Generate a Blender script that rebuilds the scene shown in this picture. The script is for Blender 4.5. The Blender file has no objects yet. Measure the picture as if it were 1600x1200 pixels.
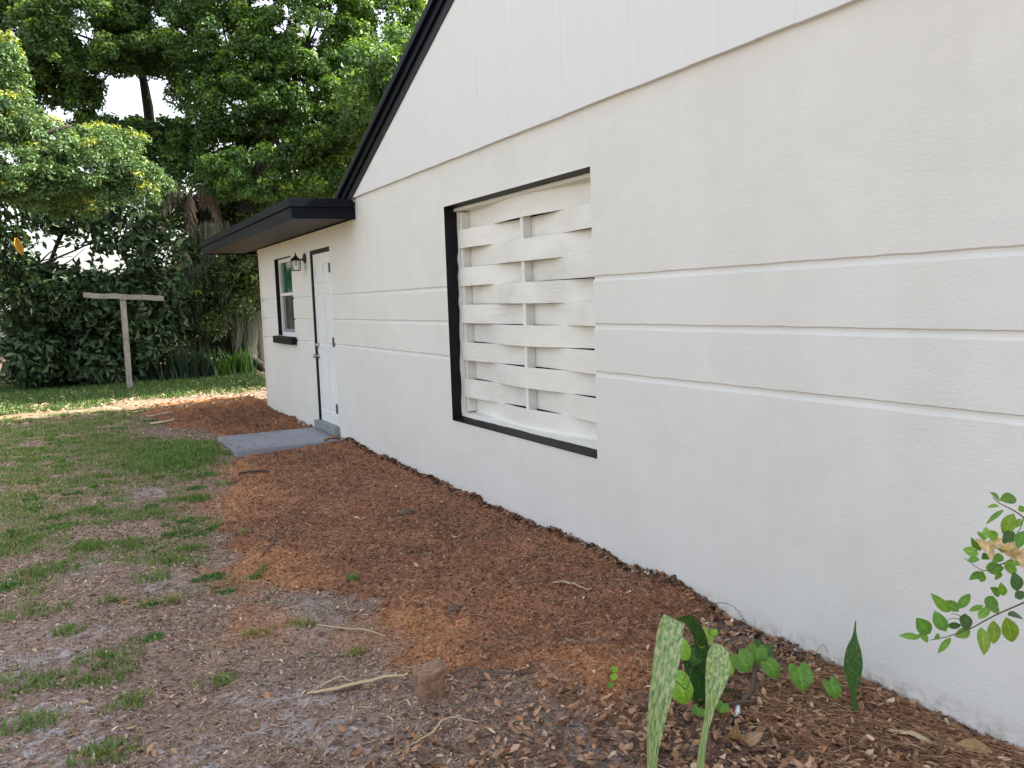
import bpy, math, random
import numpy as np
from mathutils import Vector, Matrix
R = math.radians
rng = np.random.default_rng(7)
random.seed(7)
scene = bpy.context.scene
COL = scene.collection

# ------------------------------------------------------------ camera, light
DW, CAMH, F = 2.7797, 1.6, 1340.0
cam = bpy.data.cameras.new('camera'); cam_o = bpy.data.objects.new('camera', cam); COL.objects.link(cam_o)
rows = np.array([[0.8833107, -0.0770284, 0.4624163], [-0.4675, -0.0716702, 0.8810829], [-0.0347269, -0.9944496, -0.0993178]])
Mx = Matrix([[rows[i][0], -rows[i][1], -rows[i][2], 0] for i in range(3)] + [[0, 0, 0, 1]])
Mx.translation = Vector((-DW, 0, CAMH))
cam_o.matrix_world = Mx
cam.sensor_width = 36; cam.lens = 36 * F / 1600; cam.clip_start = .05; cam.clip_end = 2000
scene.camera = cam_o

SUN_EL, SUN_DIR = R(40), Vector((1.0, -0.22, 0))          # towards the sun (horizontal part)
world = bpy.data.worlds.new("World"); scene.world = world; world.use_nodes = True
nt = world.node_tree; nt.nodes.clear()
sky = nt.nodes.new('ShaderNodeTexSky'); sky.sky_type = 'NISHITA'; sky.sun_disc = False
sky.sun_elevation = SUN_EL; sky.sun_rotation = math.atan2(SUN_DIR.x, SUN_DIR.y)
sky.air_density = 1.2; sky.dust_density = 3.0; sky.ozone_density = 1.0
bg = nt.nodes.new('ShaderNodeBackground'); bg.inputs['Strength'].default_value = 0.12
wo = nt.nodes.new('ShaderNodeOutputWorld')
hsv = nt.nodes.new('ShaderNodeHueSaturation'); hsv.inputs['Saturation'].default_value = .36   # a hazy, whitish day
nt.links.new(sky.outputs[0], hsv.inputs['Color']); nt.links.new(hsv.outputs[0], bg.inputs[0]); nt.links.new(bg.outputs[0], wo.inputs[0])
sun = bpy.data.lights.new('sun', 'SUN'); sun.energy = 4.2; sun.angle = R(0.6); sun.color = (1.0, .93, .82)
sun_o = bpy.data.objects.new('sun', sun); COL.objects.link(sun_o)
h = SUN_DIR.normalized()
d = Vector((h.x * math.cos(SUN_EL), h.y * math.cos(SUN_EL), math.sin(SUN_EL)))
sun_o.rotation_euler = d.to_track_quat('Z', 'Y').to_euler(); sun_o.location = (20, 0, 20)
scene.view_settings.view_transform = 'Standard'; scene.view_settings.look = 'None'
scene.view_settings.gamma = 1; scene.view_settings.use_curve_mapping = False
scene.view_settings.exposure = 1.88

# ------------------------------------------------------------ helpers
def tag(o, label=None, cat=None, group=None, kind=None):
    if label: o['label'] = label
    if cat: o['category'] = cat
    if group: o['group'] = group
    if kind: o['kind'] = kind
    return o

def thing(name, label, cat, loc=(0, 0, 0), group=None):
    o = bpy.data.objects.new(name, None); COL.objects.link(o); o.location = loc
    o.empty_display_size = .1
    return tag(o, label, cat, group)

def link(name, me, mat, parent=None, loc=None):
    """an object for a mesh; vertices are given in world space, so a child gets the inverse of its parent's place"""
    o = bpy.data.objects.new(name, me); COL.objects.link(o)
    if mat and not me.materials: me.materials.append(mat)
    if loc: o.location = loc
    if parent:
        o.parent = parent
        w = Vector((0, 0, 0)); p = parent
        while p: w += p.location; p = p.parent
        o.location = (Vector(loc) if loc else Vector((0, 0, 0))) - w
    return o

class MB:
    def __init__(s): s.v = []; s.f = []; s.sm = []
    def add(s, vs, fs, smooth=False):
        b = len(s.v); s.v += [tuple(p) for p in vs]; s.f += [tuple(b + i for i in f) for f in fs]; s.sm += [smooth] * len(fs)
        return s
    def box(s, x0, x1, y0, y1, z0, z1, jit=0):
        j = lambda: random.uniform(-jit, jit)
        vs = [(x + j(), y + j(), z + j()) for z in (z0, z1) for y in (y0, y1) for x in (x0, x1)]
        return s.add(vs, [(0, 2, 3, 1), (4, 5, 7, 6), (0, 1, 5, 4), (2, 6, 7, 3), (0, 4, 6, 2), (1, 3, 7, 5)])
    def bevbox(s, x0, x1, y0, y1, z0, z1, b=.004):
        """box with chamfered edges"""
        bb = bpy_bmesh().new()
        bm = bb
        import bmesh
        bmesh.ops.create_cube(bm, size=1)
        for v in bm.verts:
            v.co = Vector(((x0 + x1) / 2 + v.co.x * (x1 - x0), (y0 + y1) / 2 + v.co.y * (y1 - y0), (z0 + z1) / 2 + v.co.z * (z1 - z0)))
        bmesh.ops.bevel(bm, geom=bm.edges[:], offset=b, segments=2, affect='EDGES', profile=.7)
        bm.verts.index_update()
        s.add([v.co[:] for v in bm.verts], [[v.index for v in f.verts] for f in bm.faces]); bm.free()
        return s
    def tube(s, pts, rads, n=6, cap=True):
        pts = [Vector(p) for p in pts]
        if not hasattr(rads, '__len__'): rads = [rads] * len(pts)
        vs = []; prev = None
        for i, p in enumerate(pts):
            t = (pts[min(i + 1, len(pts) - 1)] - pts[max(i - 1, 0)]).normalized()
            a = prev if prev and abs(prev.dot(t)) < .95 else (Vector((0, 0, 1)) if abs(t.z) < .9 else Vector((1, 0, 0)))
            u = (a - t * a.dot(t)).normalized(); w = t.cross(u); prev = u
            for k in range(n):
                an = 2 * math.pi * k / n
                vs.append(p + (u * math.cos(an) + w * math.sin(an)) * rads[i])
        fs = [(i * n + k, i * n + (k + 1) % n, (i + 1) * n + (k + 1) % n, (i + 1) * n + k) for i in range(len(pts) - 1) for k in range(n)]
        if cap: fs += [tuple(range(n))[::-1], tuple((len(pts) - 1) * n + k for k in range(n))]
        return s.add(vs, fs, True)
    def mesh(s, name='m'):
        me = bpy.data.meshes.new(name); me.from_pydata(s.v, [], s.f); me.update()
        if any(s.sm): me.polygons.foreach_set('use_smooth', s.sm)
        return me
    def build(s, name, mat, parent=None): return link(name, s.mesh(name), mat, parent)

def bpy_bmesh():
    import bmesh
    return bmesh

def smooth_path(pts, k=4):
    """Catmull-Rom through the points (any dimension)"""
    P = [np.array(p, float) for p in pts]; P = [2 * P[0] - P[1]] + P + [2 * P[-1] - P[-2]]
    out = []
    for i in range(1, len(P) - 2):
        for j in range(k):
            t = j / k
            out.append(.5 * ((2 * P[i]) + (-P[i - 1] + P[i + 1]) * t + (2 * P[i - 1] - 5 * P[i] + 4 * P[i + 1] - P[i + 2]) * t * t + (-P[i - 1] + 3 * P[i] - 3 * P[i + 1] + P[i + 2]) * t ** 3))
    out.append(P[-2]); return out

def np_mesh(name, V, F, C=None, smooth=False, UV=None):
    """V (n,3); F (m,k) one face size; C (n,3) colour per vertex"""
    me = bpy.data.meshes.new(name); V = np.ascontiguousarray(V, np.float32); F = np.ascontiguousarray(F, np.int32)
    me.vertices.add(len(V)); me.vertices.foreach_set('co', V.ravel())
    m, k = F.shape
    me.loops.add(m * k); me.loops.foreach_set('vertex_index', F.ravel())
    me.polygons.add(m); me.polygons.foreach_set('loop_start', np.arange(0, m * k, k, dtype=np.int32))
    try: me.polygons.foreach_set('loop_total', np.full(m, k, np.int32))
    except Exception: pass
    if smooth: me.polygons.foreach_set('use_smooth', np.ones(m, bool))
    me.update(calc_edges=True)
    if C is not None:
        a = me.attributes.new('col', 'FLOAT_COLOR', 'POINT')
        a.data.foreach_set('color', np.concatenate([C, np.ones((len(C), 1))], 1).astype(np.float32).ravel())
    if UV is not None:
        a = me.attributes.new('luv', 'FLOAT_VECTOR', 'POINT')
        a.data.foreach_set('vector', np.concatenate([UV, np.zeros((len(UV), 1))], 1).astype(np.float32).ravel())
    return me

def _hash(ix, iy, s):
    n = (ix.astype(np.int64) * 374761393 + iy.astype(np.int64) * 668265263 + s * 1274126177) & 0xffffffff
    n = ((n ^ (n >> 13)) * 1274126177) & 0xffffffff
    return ((n ^ (n >> 16)) & 0xffff) / 65535.0
def vnoise(x, y, s=0):
    x = np.asarray(x, float); y = np.asarray(y, float)
    ix = np.floor(x); iy = np.floor(y); fx = x - ix; fy = y - iy
    fx = fx * fx * (3 - 2 * fx); fy = fy * fy * (3 - 2 * fy)
    a = _hash(ix, iy, s); b = _hash(ix + 1, iy, s); c = _hash(ix, iy + 1, s); d_ = _hash(ix + 1, iy + 1, s)
    return (a * (1 - fx) + b * fx) * (1 - fy) + (c * (1 - fx) + d_ * fx) * fy
def fbm(x, y, sc, s=0, o=4):
    t = 0; a = 1; n = 0
    for i in range(o):
        t = t + a * vnoise(x * sc * 2 ** i, y * sc * 2 ** i, s + i * 17); n += a; a *= .5
    return t / n
def sstep(a, b, x):
    t = np.clip((x - a) / (b - a), 0, 1); return t * t * (3 - 2 * t)
def poly_sd(x, y, P):
    """signed distance, positive inside"""
    x = np.asarray(x, float); y = np.asarray(y, float)
    dmin = np.full(x.shape, 1e9); ins = np.zeros(x.shape, bool); n = len(P)
    for i in range(n):
        ax, ay = P[i]; bx, by = P[(i + 1) % n]; ex, ey = bx - ax, by - ay
        t = np.clip(((x - ax) * ex + (y - ay) * ey) / (ex * ex + ey * ey), 0, 1)
        dmin = np.minimum(dmin, np.hypot(x - ax - t * ex, y - ay - t * ey))
        c = ((ay > y) != (by > y)) & (x < (bx - ax) * (y - ay) / ((by - ay) if by != ay else 1e-9) + ax)
        ins ^= c
    return np.where(ins, dmin, -dmin)

# ------------------------------------------------------------ materials
def new_mat(name):
    m = bpy.data.materials.new(name); m.use_nodes = True
    n = m.node_tree; b = n.nodes['Principled BSDF']
    return m, n, b
def N(n, t, **kw):
    x = n.nodes.new(t)
    for k, v in kw.items():
        if k in x.inputs: x.inputs[k].default_value = v
        else: setattr(x, k, v)
    return x
def noise(n, scale, detail=4, rough=.6, vec=None):
    x = N(n, 'ShaderNodeTexNoise'); x.inputs['Scale'].default_value = scale; x.inputs['Detail'].default_value = detail; x.inputs['Roughness'].default_value = rough
    if vec: n.links.new(vec, x.inputs['Vector'])
    return x
def coords(n, scale=(1, 1, 1)):
    g = N(n, 'ShaderNodeNewGeometry'); m = N(n, 'ShaderNodeMapping'); m.inputs['Scale'].default_value = scale
    n.links.new(g.outputs['Position'], m.inputs['Vector']); return m.outputs[0]
def ramp(n, fac, stops):
    r = N(n, 'ShaderNodeValToRGB'); n.links.new(fac, r.inputs[0]); e = r.color_ramp.elements
    while len(e) < len(stops): e.new(.5)
    for el, (p, c) in zip(e, stops): el.position = p; el.color = (*c, 1) if len(c) == 3 else c
    return r.outputs[0]
def mix(n, a, b, fac, mode='MIX'):
    x = N(n, 'ShaderNodeMix'); x.data_type = 'RGBA'; x.blend_type = mode
    for sock, v in ((x.inputs[6], a), (x.inputs[7], b), (x.inputs[0], fac)):
        if hasattr(v, 'is_output'): n.links.new(v, sock)
        else: sock.default_value = (*v, 1) if isinstance(v, tuple) else v
    return x.outputs[2]
def bump(n, b, hsock, strength=.3, dist=.01, prev=None):
    x = N(n, 'ShaderNodeBump'); x.inputs['Strength'].default_value = strength; x.inputs['Distance'].default_value = dist
    n.links.new(hsock, x.inputs['Height'])
    if prev: n.links.new(prev, x.inputs['Normal'])
    n.links.new(x.outputs[0], b.inputs['Normal']); return x.outputs[0]

def paint(name, c, rough=.5, var=.06, spec=.4, nscale=6, bscale=60, bstr=.08, bdist=.003, stretch=(1, 1, 1)):
    m, n, b = new_mat(name); v = coords(n, stretch)
    a = noise(n, nscale, 5, .6, v)
    lo = tuple(x * (1 - var) for x in c); hi = tuple(min(1, x * (1 + var)) for x in c)
    n.links.new(ramp(n, a.outputs[0], [(.3, lo), (.7, hi)]), b.inputs['Base Color'])
    b.inputs['Roughness'].default_value = rough; b.inputs['Specular IOR Level'].default_value = spec
    bump(n, b, noise(n, bscale, 3, .6, v).outputs[0], bstr, bdist)
    return m

def stucco():
    m, n, b = new_mat('painted_stucco'); v = coords(n)
    big = noise(n, .9, 4, .6, v); mid = noise(n, 7, 4, .6, coords(n, (1, .6, 1.3)))
    c = ramp(n, big.outputs[0], [(.3, (.72, .709, .69)), (.7, (.75, .741, .724))])
    c = mix(n, c, ramp(n, mid.outputs[0], [(.35, (.975, .975, .975)), (.6, (1, 1, 1))]), 1.0, 'MULTIPLY')
    # dirt splash low on the wall: a dusting of soil, ragged
    g = N(n, 'ShaderNodeNewGeometry'); s = N(n, 'ShaderNodeSeparateXYZ'); n.links.new(g.outputs['Position'], s.inputs[0])
    mr = N(n, 'ShaderNodeMapRange'); mr.inputs[1].default_value = .02; mr.inputs[2].default_value = .12; mr.inputs[3].default_value = 1; mr.inputs[4].default_value = 0
    n.links.new(s.outputs[2], mr.inputs[0])
    sp = noise(n, 18, 6, .7, v); mul = N(n, 'ShaderNodeMath', operation='MULTIPLY'); n.links.new(mr.outputs[0], mul.inputs[0])
    spr = ramp(n, sp.outputs[0], [(.42, (0, 0, 0)), (.66, (1, 1, 1))]); n.links.new(spr, mul.inputs[1])
    c = mix(n, c, (.42, .38, .35), mul.outputs[0])
    # sparse fly specks and chips
    vo = N(n, 'ShaderNodeTexVoronoi'); vo.inputs['Scale'].default_value = 5.0; n.links.new(v, vo.inputs['Vector'])
    c = mix(n, ramp(n, vo.outputs[0], [(.012, (.35, .33, .3)), (.02, (1, 1, 1))]), c, 1.0, 'MULTIPLY')
    n.links.new(c, b.inputs['Base Color']); b.inputs['Roughness'].default_value = .62; b.inputs['Specular IOR Level'].default_value = .35
    w = noise(n, 55, 5, .62, coords(n, (1, .8, 1.5))); f = noise(n, 230, 3, .6, v)
    mask = noise(n, 2.2, 3, .5, v)
    lum = N(n, 'ShaderNodeMath', operation='MULTIPLY'); n.links.new(w.outputs[0], lum.inputs[0])
    n.links.new(ramp(n, mask.outputs[0], [(.3, (.55, .55, .55)), (.7, (1, 1, 1))]), lum.inputs[1])
    p = bump(n, b, lum.outputs[0], .36, .008)
    p = bump(n, b, f.outputs[0], .25, .003, p)
    st = noise(n, 1.0, 4, .6, coords(n, (1, 7, .35))); c = mix(n, c, ramp(n, st.outputs[0], [(.34, (.982, .980, .975)), (.6, (1, 1, 1))]), 1.0, 'MULTIPLY')
    pt = noise(n, 1.6, 2, .4, coords(n, (1, 1, 1.6))); c = mix(n, c, ramp(n, pt.outputs[0], [(.50, (1, 1, 1)), (.54, (.982, .98, .977))]), 1.0, 'MULTIPLY'); n.links.new(c, b.inputs['Base Color'])
    bump(n, b, noise(n, 3, 2, .5, v).outputs[0], .15, .02, p)
    return m

def wood_paint():
    """thick white paint over weathered, checked wood: horizontal ripples"""
    m, n, b = new_mat('weathered_white_paint')
    v = coords(n, (1, 1.6, 16)); a = noise(n, 6, 6, .72, v); big = noise(n, 1.6, 2, .5, coords(n))
    wv = noise(n, 3.2, 3, .6, coords(n, (1, 1, 3)))
    n.links.new(ramp(n, wv.outputs[0], [(.3, (.75, .73, .68)), (.65, (.81, .80, .77))]), b.inputs['Base Color'])
    k = N(n, 'ShaderNodeMath', operation='MULTIPLY'); n.links.new(ramp(n, a.outputs[0], [(.42, (0, 0, 0)), (.55, (1, 1, 1))]), k.inputs[0])
    n.links.new(ramp(n, big.outputs[0], [(.5, (0.05, .05, .05)), (.64, (1, 1, 1))]), k.inputs[1])
    b.inputs['Roughness'].default_value = .5
    p = bump(n, b, k.outputs[0], .55, .005)
    bump(n, b, noise(n, 90, 3, .6).outputs[0], .06, .002, p)
    return m

def attr_mat(name, rough=.7, spec=.3, trans=0, nscale=0, tcol=(1.2, 1.15, .5), bstr=0, var=.35):
    m, n, b = new_mat(name)
    a = N(n, 'ShaderNodeAttribute'); a.attribute_name = 'col'; c = a.outputs['Color']
    if nscale:
        no = noise(n, nscale, 6, .7, coords(n))
        c = mix(n, c, ramp(n, no.outputs[0], [(.3, (1 - var,) * 3), (.7, (1 + var,) * 3)]), 1.0, 'MULTIPLY')
        if bstr: bump(n, b, no.outputs[0], bstr, .01)
    n.links.new(c, b.inputs['Base Color']); b.inputs['Roughness'].default_value = rough; b.inputs['Specular IOR Level'].default_value = spec
    if trans:
        t = N(n, 'ShaderNodeBsdfTranslucent'); n.links.new(mix(n, c, tcol, 1.0, 'MULTIPLY'), t.inputs['Color'])
        mx = N(n, 'ShaderNodeMixShader'); mx.inputs[0].default_value = trans
        n.links.new(b.outputs[0], mx.inputs[1]); n.links.new(t.outputs[0], mx.inputs[2])
        n.links.new(mx.outputs[0], n.nodes['Material Output'].inputs[0])
    return m

def glass_mat(name, c=(.9, .95, .93), rough=.02):
    m, n, b = new_mat(name); b.inputs['Base Color'].default_value = (*c, 1); b.inputs['Roughness'].default_value = rough
    b.inputs['Transmission Weight'].default_value = 1; b.inputs['IOR'].default_value = 1.45
    return m

M = dict(
    stucco=stucco(), wood=wood_paint(),
    siding=paint('painted_siding', (.715, .717, .73), .5, .015, nscale=3, bscale=60, bstr=.12, bdist=.002, stretch=(1, 2.5, .35)),
    trim=paint('cream_trim', (.74, .70, .62), .55),
    black=paint('black_paint', (.0055, .0055, .008), .5, .3, .22, 9, 70, .25, .003),
    darkmetal=paint('dark_fascia', (.0045, .0065, .013), .5, .2, .12, 3, 30, .05, .002),
    soffit=paint('brown_soffit', (.055, .047, .044), .5, .15, .2, 3, 50, .05, .002),
    shingle=paint('roof_shingle', (.06, .06, .065), .9, .3, .2, 8, 60, .6, .01),
    door=paint('white_door', (.82, .83, .85), .32, .03, .5, 2, 50, .03, .001),
    vinyl=paint('white_vinyl', (.80, .80, .80), .35, .03),
    steel=paint('hinge_steel', (.10, .10, .10), .35, .3, .5), brass=paint('satin_nickel', (.42, .40, .36), .3, .1),
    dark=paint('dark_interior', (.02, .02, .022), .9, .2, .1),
    slab=paint('grey_porch_paint', (.275, .285, .325), .55, .12, .35, 2.2, 90, .25, .004),
    sill=paint('grey_threshold', (.23, .25, .26), .5, .12, .35, 5, 60, .2, .004),
    lamp=paint('black_iron', (.012, .012, .013), .35, .2),
)
M['brass'].node_tree.nodes['Principled BSDF'].inputs['Metallic'].default_value = .9
M['glass'] = glass_mat('clear_glass')
def window_glass(name, c):
    m, n, b = new_mat(name); v = coords(n); a = noise(n, 5, 3, .5, v)
    n.links.new(ramp(n, a.outputs[0], [(.35, tuple(x * .7 for x in c)), (.7, tuple(x * 1.3 for x in c))]), b.inputs['Base Color'])
    b.inputs['Roughness'].default_value = .08; b.inputs['Specular IOR Level'].default_value = .8
    return m
M['pane_green'] = window_glass('green_tinted_pane', (.035, .11, .07))
M['pane_dark'] = window_glass('screened_pane', (.10, .095, .10))
def old_wood(name, lo, hi, sc=(8, 8, 1), bs=.6):
    m, n, b = new_mat(name); v = coords(n, sc); a = noise(n, 9, 6, .7, v)
    n.links.new(ramp(n, a.outputs[0], [(.3, lo), (.68, hi)]), b.inputs['Base Color']); b.inputs['Roughness'].default_value = .85
    bump(n, b, a.outputs[0], bs, .008); return m
M['post'] = old_wood('weathered_post', (.11, .10, .085), (.36, .34, .315), (9, 9, 1))
M['crossbar'] = old_wood('weathered_crossbar', (.07, .065, .06), (.33, .31, .29), (1, 9, 9))
M['clod'] = old_wood('soil_clod', (.075, .05, .038), (.19, .125, .09), (9, 9, 9), .9)
M['bark'] = old_wood('bark', (.014, .012, .010), (.062, .052, .042), (5, 5, 1.2), .9)
M['stub'] = old_wood('cut_timber', (.10, .055, .035), (.38, .235, .145), (5, 5, 5), .5)
M['twig'] = old_wood('twig_bark', (.06, .04, .03), (.16, .11, .085), (20, 20, 20), .4)
M['straw'] = old_wood('dry_straw', (.34, .25, .14), (.58, .46, .30), (25, 25, 25), .3)
M['ground'] = attr_mat('soil', .95, .12, 0, 60, bstr=1.0, var=.45)
M['mulch'] = attr_mat('mulch_soil', .95, .12, 0, 55, bstr=1.0, var=.45)
M['litter'] = attr_mat('leaf_litter', .75, .25)
M['grass'] = attr_mat('grass_blades', .55, .3, .25)
M['leaf'] = attr_mat('tree_leaves', .42, .45, .32)
M['gloss'] = attr_mat('glossy_leaves', .42, .4, .18)

# lobes of the crowns: x, y, z, half width, half height
OAK = [(5.35,22.0,8.65,1.84,1.51),(3.12,21.0,8.27,1.69,1.38),(1.43,22.0,8.07,1.54,1.24),(5.04,23.0,6.53,1.40,1.22),(2.64,21.0,6.59,1.38,1.15),(3.13,20.5,5.41,1.14,0.76),(1.32,22.0,6.41,1.24,1.01),(1.92,21.0,4.69,1.67,0.68),(0.97,23.0,5.49,1.29,0.97),(3.54,21.0,4.59,0.79,0.55),(6.57,23.0,11.11,1.94,1.24),(3.91,22.0,10.36,1.77,1.13),(1.86,22.0,10.06,1.70,1.08),(3.06,24.0,4.37,1.93,0.88),(0.79,24.0,7.75,0.99,0.99),(7.22,25.0,8.57,1.16,1.16)]
BACK = [(0.10,24.0,8.95,1.62,1.14),(-1.59,23.0,8.17,1.50,1.05),(-2.85,25.0,8.75,1.27,0.95),(-2.70,24.0,7.74,1.07,0.54),(-0.72,24.0,7.85,0.96,0.40),(0.20,24.0,10.36,1.78,0.97),(-1.84,24.0,10.07,1.70,0.93),(-3.37,25.0,9.90,1.56,0.94),(-0.12,24.0,5.76,0.98,0.66),(-1.14,24.0,6.10,0.96,0.29),(-1.80,24.0,6.91,0.41,0.63),(-3.31,24.0,6.80,0.46,0.61)]
FRONT = [(-2.97,17.0,3.96,0.87,0.49),(-2.08,17.0,4.14,0.90,0.51),(-1.42,17.0,3.90,0.63,0.40),(-3.23,17.0,4.85,0.49,0.59),(-2.55,18.0,3.71,0.94,0.35),(-3.26,17.0,5.74,0.32,0.43),(-2.54,17.5,4.61,0.68,0.34),(-1.68,18.0,4.74,0.72,0.30)]
DARK = [(0.93,24.0,2.66,1.36,1.02),(1.85,25.0,3.93,1.25,0.89),(0.34,25.0,1.67,1.05,0.88),(2.16,26.0,1.80,1.13,1.13),(0.97,26.0,4.01,1.09,0.73),(1.46,26.0,0.71,1.12,0.65),(-0.13,25.0,4.25,0.86,0.69)]
MAG = [(-3.39,20.0,3.80,0.57,0.38),(-2.36,21.0,3.73,1.10,0.30),(-1.37,20.0,3.38,0.74,0.61),(-0.93,20.0,2.57,0.69,0.69),(-3.58,20.0,2.79,0.32,0.64),(-3.21,20.5,1.96,0.80,0.53),(-2.14,20.0,2.05,0.80,0.37),(-1.46,20.5,1.70,0.84,0.63),(-2.80,21.0,1.20,0.97,0.62),(-1.79,21.5,0.85,1.02,0.58),(-2.52,20.0,1.74,0.79,0.40),(-2.90,21.0,2.30,0.69,0.25)]
# leaves of the citrus shoot: base, tip, width
CIT = [ (-1.147,1.209,0.823,-1.179,1.229,0.827,0.013),(-1.105,1.216,0.818,-1.121,1.233,0.847,0.028),(-1.061,1.248,0.783,-1.094,1.248,0.802,0.017),(-1.136,1.156,0.851,-1.140,1.177,0.884,0.024),(-1.105,1.192,0.826,-1.123,1.190,0.822,0.010),(-0.952,1.272,0.758,-0.979,1.281,0.728,0.013),(-0.986,1.258,0.798,-0.962,1.244,0.799,0.013),(-1.012,1.231,0.842,-1.054,1.242,0.885,0.020),(-0.995,1.222,0.848,-1.007,1.247,0.863,0.023),(-1.017,1.210,0.862,-0.985,1.207,0.886,0.017),(-0.976,1.220,0.839,-0.994,1.206,0.812,0.023),(-0.953,1.222,0.792,-0.977,1.238,0.780,0.020),(-1.013,1.155,0.836,-1.030,1.137,0.792,0.026),(-0.883,1.211,0.804,-0.888,1.207,0.758,0.024),(-0.884,1.180,0.820,-0.862,1.179,0.765,0.031),(-0.880,1.178,0.831,-0.837,1.173,0.816,0.020),(-1.000,1.171,0.848,-0.970,1.170,0.865,0.017),(-0.970,1.168,0.863,-0.944,1.176,0.883,0.025),(-0.864,1.206,0.826,-0.903,1.211,0.841,0.016),(-0.976,1.106,0.911,-0.968,1.091,0.923,0.016),(-0.914,1.252,0.822,-0.891,1.238,0.833,0.011),(-0.909,1.179,0.879,-0.932,1.184,0.899,0.017),(-0.926,1.162,0.887,-0.934,1.163,0.914,0.016),(-0.926,1.129,0.908,-0.927,1.137,0.943,0.025),(-0.883,1.161,0.930,-0.885,1.183,0.949,0.020),(-0.858,1.186,1.063,-0.863,1.202,1.016,0.026),(-0.848,1.222,1.089,-0.799,1.219,1.086,0.024),(-0.883,1.200,1.093,-0.912,1.202,1.116,0.012),(-0.853,1.225,1.074,-0.856,1.247,1.068,0.010),(-0.835,1.224,1.063,-0.865,1.240,1.035,0.010),(-0.853,1.185,1.021,-0.886,1.187,1.003,0.023),(-0.813,1.193,1.043,-0.826,1.202,1.025,0.013),(-0.917,1.125,1.048,-0.947,1.117,1.021,0.022),(-0.889,1.233,0.995,-0.882,1.253,1.008,0.014),(-1.029,1.138,1.044,-1.017,1.148,1.062,0.012),(-0.945,1.165,1.021,-0.976,1.168,1.042,0.019),(-1.008,1.169,0.997,-1.024,1.190,1.005,0.019),(-0.897,1.238,0.966,-0.928,1.237,0.998,0.014),(-0.938,1.199,0.945,-0.924,1.171,0.950,0.024),(-0.922,1.212,0.930,-0.955,1.220,0.919,0.016),(-0.896,1.234,0.919,-0.882,1.245,0.891,0.016),(-0.932,1.171,0.943,-0.917,1.183,0.919,0.016),(-0.957,1.145,0.994,-0.991,1.143,0.987,0.016),(-0.884,1.170,0.975,-0.923,1.172,0.993,0.016),(-0.942,1.123,1.097,-0.934,1.116,1.103,0.013),(-0.929,1.197,0.976,-0.954,1.194,0.973,0.015),(-1.055,1.137,1.002,-1.061,1.156,0.998,0.015),(-0.952,1.142,0.977,-0.908,1.138,0.967,0.013) ]

# ------------------------------------------------------------ ground: one sheet to the horizon, and the mulch laid on it
MULCH = [(.3,9.01),(.3,6.40),(.3,3.3),(-.09,3.10),(-.61,2.74),(-.85,2.67),(-1.03,2.87),(-1.40,3.31),(-1.53,3.59),(-1.49,3.88),(-1.50,4.5),(-1.79,4.73),(-1.99,5.40),(-1.86,6.59),(-1.59,8.00),(-1.33,9.2),(-.94,9.4),(.3,9.40)]
FAR = [(.5,15.36),(.5,10.6),(-1.1,10.62),(-1.22,11.40),(-1.55,12.49),(-1.79,14.46),(-1.45,15.63),(-.51,15.69)]
ORANGE = [(-1.80,5.2,.35),(-1.62,7.3,.45),(-1.40,3.75,.3),(-1.35,8.6,.3),(-.95,2.95,.25),(-1.2,15.1,.7),(-.3,15.2,.7),(-2.0,4.35,.25)]
SAND = [(-1.74,4.40,.27),(-2.22,8.15,.24),(-2.92,3.61,.28),(-1.91,2.99,.2),(-2.12,3.29,.22),(-2.95,4.50,.3),(-2.30,5.35,.16),(-2.75,5.9,.16),(-1.25,2.45,.2),(-2.5,3.0,.3)]
TUFTS = [(-2.04,6.78,.17,'d'),(-1.98,6.39,.15,'d'),(-2.27,5.74,.12,'g'),(-2.10,5.29,.1,'d'),(-1.59,8.00,.13,'g'),(-2.75,4.09,.17,'g'),(-2.98,4.16,.24,'g'),(-2.68,4.28,.15,'g'),(-1.42,4.67,.05,'g'),(-3.02,5.18,.2,'g'),
  (-2.02,4.22,.08,'y'),(-1.82,4.21,.08,'y'),(-1.86,5.10,.07,'g'),(-2.90,6.01,.25,'g'),(-3.14,6.86,.25,'g'),(-2.65,3.74,.12,'g'),(-2.06,4.97,.06,'d'),(-3.00,3.77,.14,'g'),(-2.51,4.44,.08,'d'),(-2.39,5.45,.14,'g'),(-1.69,3.73,.06,'y'),
  (-2.3,3.75,.1,'g'),(-2.75,3.35,.12,'g'),(-2.1,6.0,.1,'g'),(-1.75,6.1,.06,'y'),(-2.45,6.3,.2,'g'),(-2.2,7.2,.25,'g'),(-1.95,7.6,.2,'g'),(-2.85,4.75,.1,'g'),(-2.35,4.95,.08,'y'),(-1.83,7.5,.12,'g'),(-2.6,5.1,.1,'g')]

def blobs(x, y, L):
    w = 0
    for bx, by, br in L:
        dd = np.hypot(x - bx, (y - by) * .6) / br
        w = np.maximum(w, sstep(1.3, .3, dd + (fbm(x, y, 6, 5) - .5) * 1.6))
    return w
def ground_h(x, y):
    near = sstep(40, 10, np.hypot(x, y - 5))
    return (fbm(x, y, 1.1, 3) - .5) * .05 * near + (fbm(x, y, 7, 9) - .5) * .025 * near + (fbm(x, y, 40, 13, 3) - .5) * .012 * sstep(12, 5, y) * near + .055 * np.exp(-((x + 1.45) / .35) ** 2 - ((y - 9.9) / .8) ** 2)
def mulch_m(x, y):
    e = (fbm(x, y, 3.2, 21) - .5) * .34 + (fbm(x, y, 16, 22) - .5) * .16
    a = sstep(-.12, .22, poly_sd(x, y, MULCH) + e); b = sstep(-.12, .22, poly_sd(x, y, FAR) + e)
    return np.maximum(a, b)
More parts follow.
